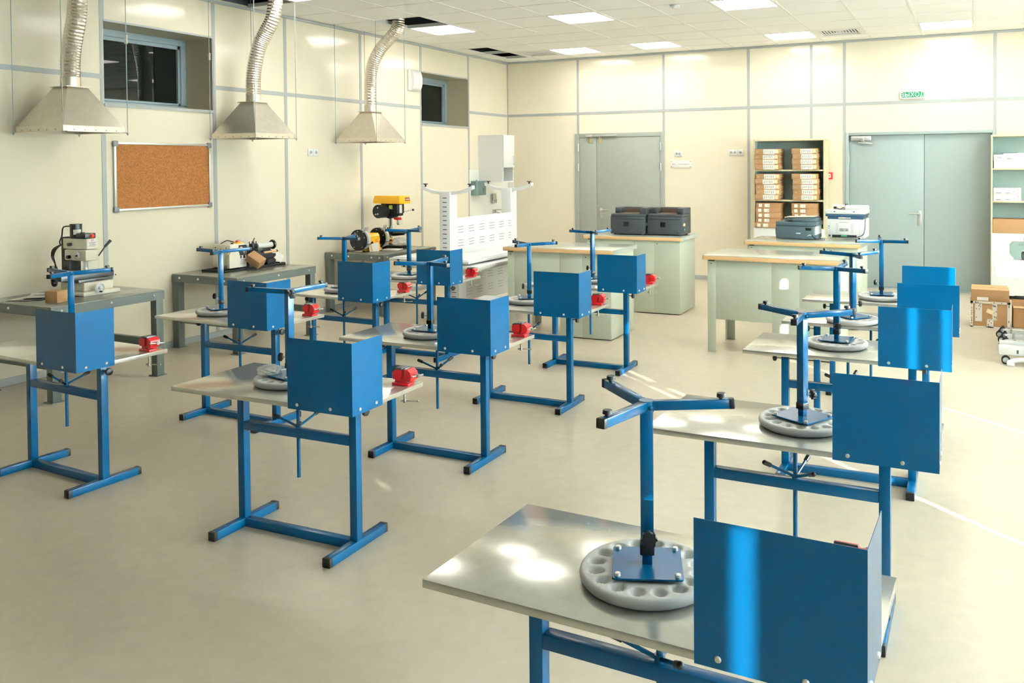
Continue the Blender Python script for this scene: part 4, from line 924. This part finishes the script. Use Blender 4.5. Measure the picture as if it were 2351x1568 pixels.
# ------------------------------------------------------------------ left bookcase with flat cartons
def bookcase(label, x0, x1, y0, y1, top, shelves, door_top):
    t = thing('bookcase', label, 'bookcase', (x0, y0, 0)); w_, d = x1-x0, y1-y0
    q = mb(BEECH); q.box(0, .018, 0, d, 0, top-.025); q.box(w_-.018, w_, 0, d, 0, top-.025); q.box(-.004, w_+.004, -.004, d, top-.025, top, .001); q.build('carcass', t)
    q = mb(SHELFB); q.box(.018, w_-.018, d-.006, d, door_top, top-.025); q.box(.018, .0185, .02, d-.006, door_top, top-.025); q.box(w_-.0185, w_-.018, .02, d-.006, door_top, top-.025); q.build('back_panel', t)
    for z in shelves: q = mb(BEECH); q.box(.019, w_-.019, .004, d-.006, z-.02, z, .001); q.build('shelf', t)
    q = mb(BEECH); q.box(.018, w_-.018, .0, d-.006, door_top-.02, door_top); q.build('shelf', t)
    for a, b in ((.004, w_/2-.002), (w_/2+.002, w_-.004)): q = mb(PWHITE); q.box(a, b, -.018, -.001, .05, door_top-.004, .001); q.build('door', t)
    return t
BX0, BX1, BY = -2.745, -1.79, 11.855
bookcase('tall bookcase full of flat brown cartons on the back wall', BX0, BX1, BY, 12.225, 2.03, [1.612, 1.20], .815)
def flat_carton(label, kind):
    t = thing('carton', label, 'carton', group='flat brown cartons in the bookcase'); w_, h, d = .34, (.071 if kind == 'A' else .068), .27
    q = mb(CARD); q.box(-w_/2, w_/2, 0, d, 0, h, .0015); q.build('box', t)
    q = mb(PAPER); q2 = mb(FAINT)
    if kind == 'A':
        q.box(-.055, .105, -.0007, 0, .004, h-.005); q.build('white_label', t)
        for k in range(5): q2.box(-.04+.026*k, -.026+.026*k, -.0011, -.0006, .014+.006*(k % 3), .05)
        q2.box(-.052, -.046, -.0011, -.0006, .008, .03); q2.box(-.145, -.138, -.0011, -.0006, .02, .04); q2.box(-.128, -.121, -.0011, -.0006, .02, .04); q2.build('print', t)
        q = mb(CREAMP); q.box(.108, .15, -.0007, 0, .01, h-.008); q.build('cream_sticker', t)
        q = mb(PAPER)
        for k in range(5): q.box(w_/2, w_/2+.0007, .03+.045*k, .05+.045*k, .03, .042)
        q.build('side_print', t)
    else:
        q.box(-.055, .015, -.0007, 0, .01, h-.012); q.build('white_label', t)
        for k in range(3): q2.box(-.02, .01, -.0011, -.0006, .018+.011*k, .023+.011*k)
        q2.build('print', t)
        q = mb(PAPER); q.box(-.135, -.09, -.0007, 0, .012, h-.012); q.build('barcode_label', t)
    return t
ORD = {4: ['bottom', 'second from the bottom', 'second from the top', 'topmost'], 5: ['bottom', 'second from the bottom', 'middle', 'second from the top', 'topmost']}
kA = kB = None
for shelf, z, n, kind in (('top', 1.612, 4, 'A'), ('middle', 1.20, 5, 'A'), ('lowest', .815, 5, 'B')):
    for side, cx in (('left', -2.545), ('right', -2.04)):
        for k in range(n):
            lab = 'flat brown carton, %s of the %s stack on the %s open shelf' % (ORD[n][k], side, shelf)
            h = .0712 if kind == 'A' else .0682
            P = (cx+random.uniform(-.014, .014), BY-.03+random.uniform(-.012, .01), z+h*k+.0003)
            a = R(random.uniform(-1.5, 1.5))
            proto = kA if kind == 'A' else kB
            if not proto:
                proto = flat_carton(lab, kind); proto.location = P; proto.rotation_euler = (0, 0, a)
                if kind == 'A': kA = proto
                else: kB = proto
            else: dup(proto, P, a, lab)

# ------------------------------------------------------------------ right bookcase, white desk, case
bookcase('bookcase at the right photo edge with white boxes on pale shelves', .205, 1.15, BY, 12.225, 2.035, [1.62, 1.215], .82)
t = thing('white_box', 'white lidded box on the upper shelf of the right bookcase', 'box', (.40, BY+.01, 1.62))
q = mb(PWHITE); q.box(-.165, .165, 0, .26, 0, .085, .002); q.build('box', t); q = mb(PWHITE); q.box(-.17, .168, -.004, .264, .085, .168, .006); lo = q.build('lid', t)
q = mb(INK); q.box(-.02, .03, -.0048, -.004, .115, .121); q.build('print', lo); q = mb(STRIP); q.box(-.13, -.08, -.0048, -.004, .125, .14); q.build('barcode', lo)
t = thing('paper_sheets', 'white and blue papers lying on the white lidded box', 'papers', (.44, BY+.12, 1.788))
q = mb(PAPER); q.box(-.1, .12, -.07, .07, 0, .018); q.build('paper', t); q = mb(NAVY); q.box(-.11, .06, -.08, .05, .018, .022); q.build('blue_folder', t)
for k, l in enumerate(('lower', 'upper')):
    t = thing('white_box', '%s of the two flat white boxes on the middle shelf of the right bookcase' % l, 'box', (.385, BY+.0+.006*k, 1.215+.082*k), R(1), 'flat white boxes')
    q = mb(PWHITE); q.box(-.155, .15, 0, .26, 0, .08, .002); q.build('box', t); q = mb(INK); q.box(-.125, -.07, -.0008, 0, .014, .02); q.box(-.02, .03, -.0008, 0, .014, .019); q.box(.115, .122, -.0008, 0, .05, .058); q.box(.115, .122, -.0008, 0, .015, .021); q.box(.075, .078, -.0008, 0, .02, .055); q.mat(STRIP).box(.05, .0515, -.0008, 0, .0, .08); q.build('print', t)
q = mb(CARD); q.box(-.33, .33, 0, .30, 0, .172, .003); tag(q.build('carton', None, (.555, BY-.01, .8205)), 'long brown carton on the lowest open shelf of the right bookcase', 'carton')
t = thing('white_desk', 'white desk cut by the right photo edge, carrying a grey-green case', 'desk', (.18, 7.95, 0))
q = mb(WHITE); q.box(0, 1.5, 0, 1.48, .727, .75, .002); q.build('desk_top', t)
q = mb(PAPER); q.box(.04, .085, .33, .36, .75, .7504); q.build('sticker', t)
for yy in (.12, 1.33): q = mb(WHITE); q.box(1.25, 1.30, yy-.03, yy+.03, 0, .727, .004); q.box(1.17, 1.48, yy-.03, yy+.03, 0, .03, .004); q.build('leg', t)
q = mb(WHITE); q.box(1.265, 1.285, .15, 1.3, .35, .7); q.build('modesty_panel', t)
t = thing('carry_case', 'grey-green plastic carry case standing on the white desk', 'case', (.52, 9.42, .75))
q = mb(CASE); q.prism([(-.15, .0), (-.10, .0), (-.095, .07), (-.07, .1), (.05, .1), (.075, .07), (.08, 0), (.15, 0), (.19, .05), (.19, .14), (.165, .168), (-.165, .168), (-.19, .14), (-.19, .05)], -.07, .07, TR(x=90)); q.build('shell', t)
q = mb(PRN); q.box(-.09, .06, -.04, .04, .0, .075, .008); q.build('recess', t); q = mb(CASE); q.box(-.12, .19, -.075, .075, .145, .16, .004); q.build('seam_rim', t)
q = mb(mat('lilac_cloth_bag', (222, 218, 224), .8)); q.box(-.1, .16, -.06, .06, 0, .045, .02); tag(q.build('folded_bag', None, (.545, 9.42, .9185)), 'pale folded bag lying on top of the grey-green case', 'bag')

# ------------------------------------------------------------------ cartons and castor stands on the floor, right
t = thing('carton', 'big taped brown carton on the floor before the double door', 'carton', (.165, 9.92, 0))
q = mb(CARD); q.box(-.185, .185, -.15, .15, 0, .268, .003); q.build('box', t)
q = mb(TAPE)
for a in ((-.185, -.16, 0, .268), (.155, .185, 0, .268), (-.185, .185, .245, .268), (-.185, .185, 0, .012), (-.14, -.075, .06, .25), (.02, .062, .08, .25), (-.03, .03, 0, .09)): q.box(a[0], a[1], -.1518, -.15, a[2], a[3])
to = q.build('parcel_tape', t); q = mb(INK); rnd = random.Random(4)
for k in range(46):
    x, z = rnd.choice([(rnd.uniform(-.13, -.085), rnd.uniform(.07, .24)), (rnd.uniform(.026, .056), rnd.uniform(.09, .24)), (-.172, rnd.uniform(.02, .25)), (.17, rnd.uniform(.02, .25)), (rnd.uniform(-.17, .17), .257), (rnd.uniform(-.02, .02), rnd.uniform(.01, .08))]); q.box(x-.003, x+.004, -.1522, -.1518, z-.006, z+.006)
q.build('tape_print', to)
q = mb(CREAMP); q.box(-.034, .034, -.0526-.1, -.1515, -.022, .022, M=TR((.0, 0, .165), y=20)); q.build('sticker', t)
t = thing('carton', 'open brown carton stacked on the taped carton by the double door', 'carton', (.163, 9.925, .2685))
q = mb(CARD); q.box(-.175, .175, -.14, .14, 0, .115, .003); q.build('box', t)
q = mb(CARD2); q.box(-.172, .178, -.138, .02, .116, .120, M=TR(x=1)); q.box(-.172, .165, .02, .15, .118, .122, M=TR((0, 0, .0), x=4)); q.build('flap', t)
q = mb(PAPER); q.box(-.12, -.015, -.1412, -.14, .005, .04); q.build('sticker', t)
t = thing('carton', 'open brown carton at the right photo edge behind the castor stands', 'carton', (.575, 10.02, 0))
q = mb(CARD); q.box(-.2, -.196, -.15, .15, 0, .22); q.box(.196, .2, -.15, .15, 0, .22); q.box(-.2, .2, -.15, -.146, 0, .2); q.box(-.2, .2, .146, .15, 0, .25); q.box(-.2, .2, -.15, .15, 0, .004); q.build('box', t)
q = mb(CARD2); q.box(-.2, .2, -.15, -.0, .196, .2, M=TR((0, 0, 0))); q.build('flap', t)
q = mb(BLACK); q.box(-.2, .25, 0, .012, 0, .28, .002); tag(q.build('carton_shadow_panel', None, (.60, 10.22, 0)), 'black sheet standing in for the shadow inside the open carton at the right edge', 'panel')  # black sheet in place of the shadow inside the carton
def castor(B, B2, x, y, z, r):
    for s in (-1, 1):
        B.cyl((x, y+s*.008, z), (x, y+s*.022, z), r, n=20); B.mat(STRIP).cyl((x, y+s*.0221, z), (x, y+s*.0226, z), r*.68, n=20).mat(BLACK)
    B.box(x-.01, x+.012, y-.008, y+.008, z, z+r+.012)
def stand_rail(label, loc, rz, low):
    t = thing('castor_stand', label, 'stand', loc, R(rz), 'white castor stands lying on the floor')
    q = mb(WHITE); q.box(.03, .9, -.03, .03, .05, .095, .004); q.build('rail', t)
    q = mb(STRIP); q.box(.09, .11, -.032, .032, .045, .1, .002); q.build('bracket', t)
    for k, (dx, dy, dz) in enumerate(((0, -.025, .045), (.03, .035, .075))):
        q = mb(BLACK); q2 = mb(STRIP); castor(q, q2, dx, dy, dz, .03); q.build('castor', t)
    q = mb(WHITE); q.box(.5, .54, -.03, .03, 0, .05, .002); q.box(.84, .88, -.03, .03, 0, .05, .002); q.build('support_foot', t)
    return t
r0 = stand_rail('white stand rail with black castors, third from the front on the floor at right', (.245, 8.95, .0), 0, 0)
dup(r0, (.245, 8.68, 0), R(1), 'white stand rail with black castors, second from the front on the floor at right')
dup(r0, (.235, 9.22, 0), R(-1), 'white stand rail with black castors, farthest one next to the taped carton')
t = thing('castor_stand', 'front white stand with wide beam, black wheel and curved foot at right', 'stand', (.20, 8.09, 0))
q = mb(WHITE); q.box(0, .9, -.035, .05, .075, .155, .012); q.box(.01, .9, .12, .18, .13, .165, .004); q.build('beam', t)
q = mb(BLACK); q2 = mb(STRIP); castor(q, q2, .055, -.01, .034, .034); q.build('castor', t)
q = mb(WHITE); q.tube([(.07, -.07, .02), (.11, -.07, .04), (.2, -.07, .055), (.4, -.07, .055), (.7, -.07, .05), (.9, -.07, .045)], .019, n=10); q.box(.06, .12, -.1, -.04, 0, .022, .006); q.build('curved_foot', t)
q = mb(INK); q.box(.135, .15, -.0362, -.035, .095, .125); q.build('marking', t)
q = mb(WHITE); q.box(.5, .54, -.03, .15, 0, .14, .002); q.box(.8, .84, -.03, .15, 0, .14, .002); q.build('support_foot', t)
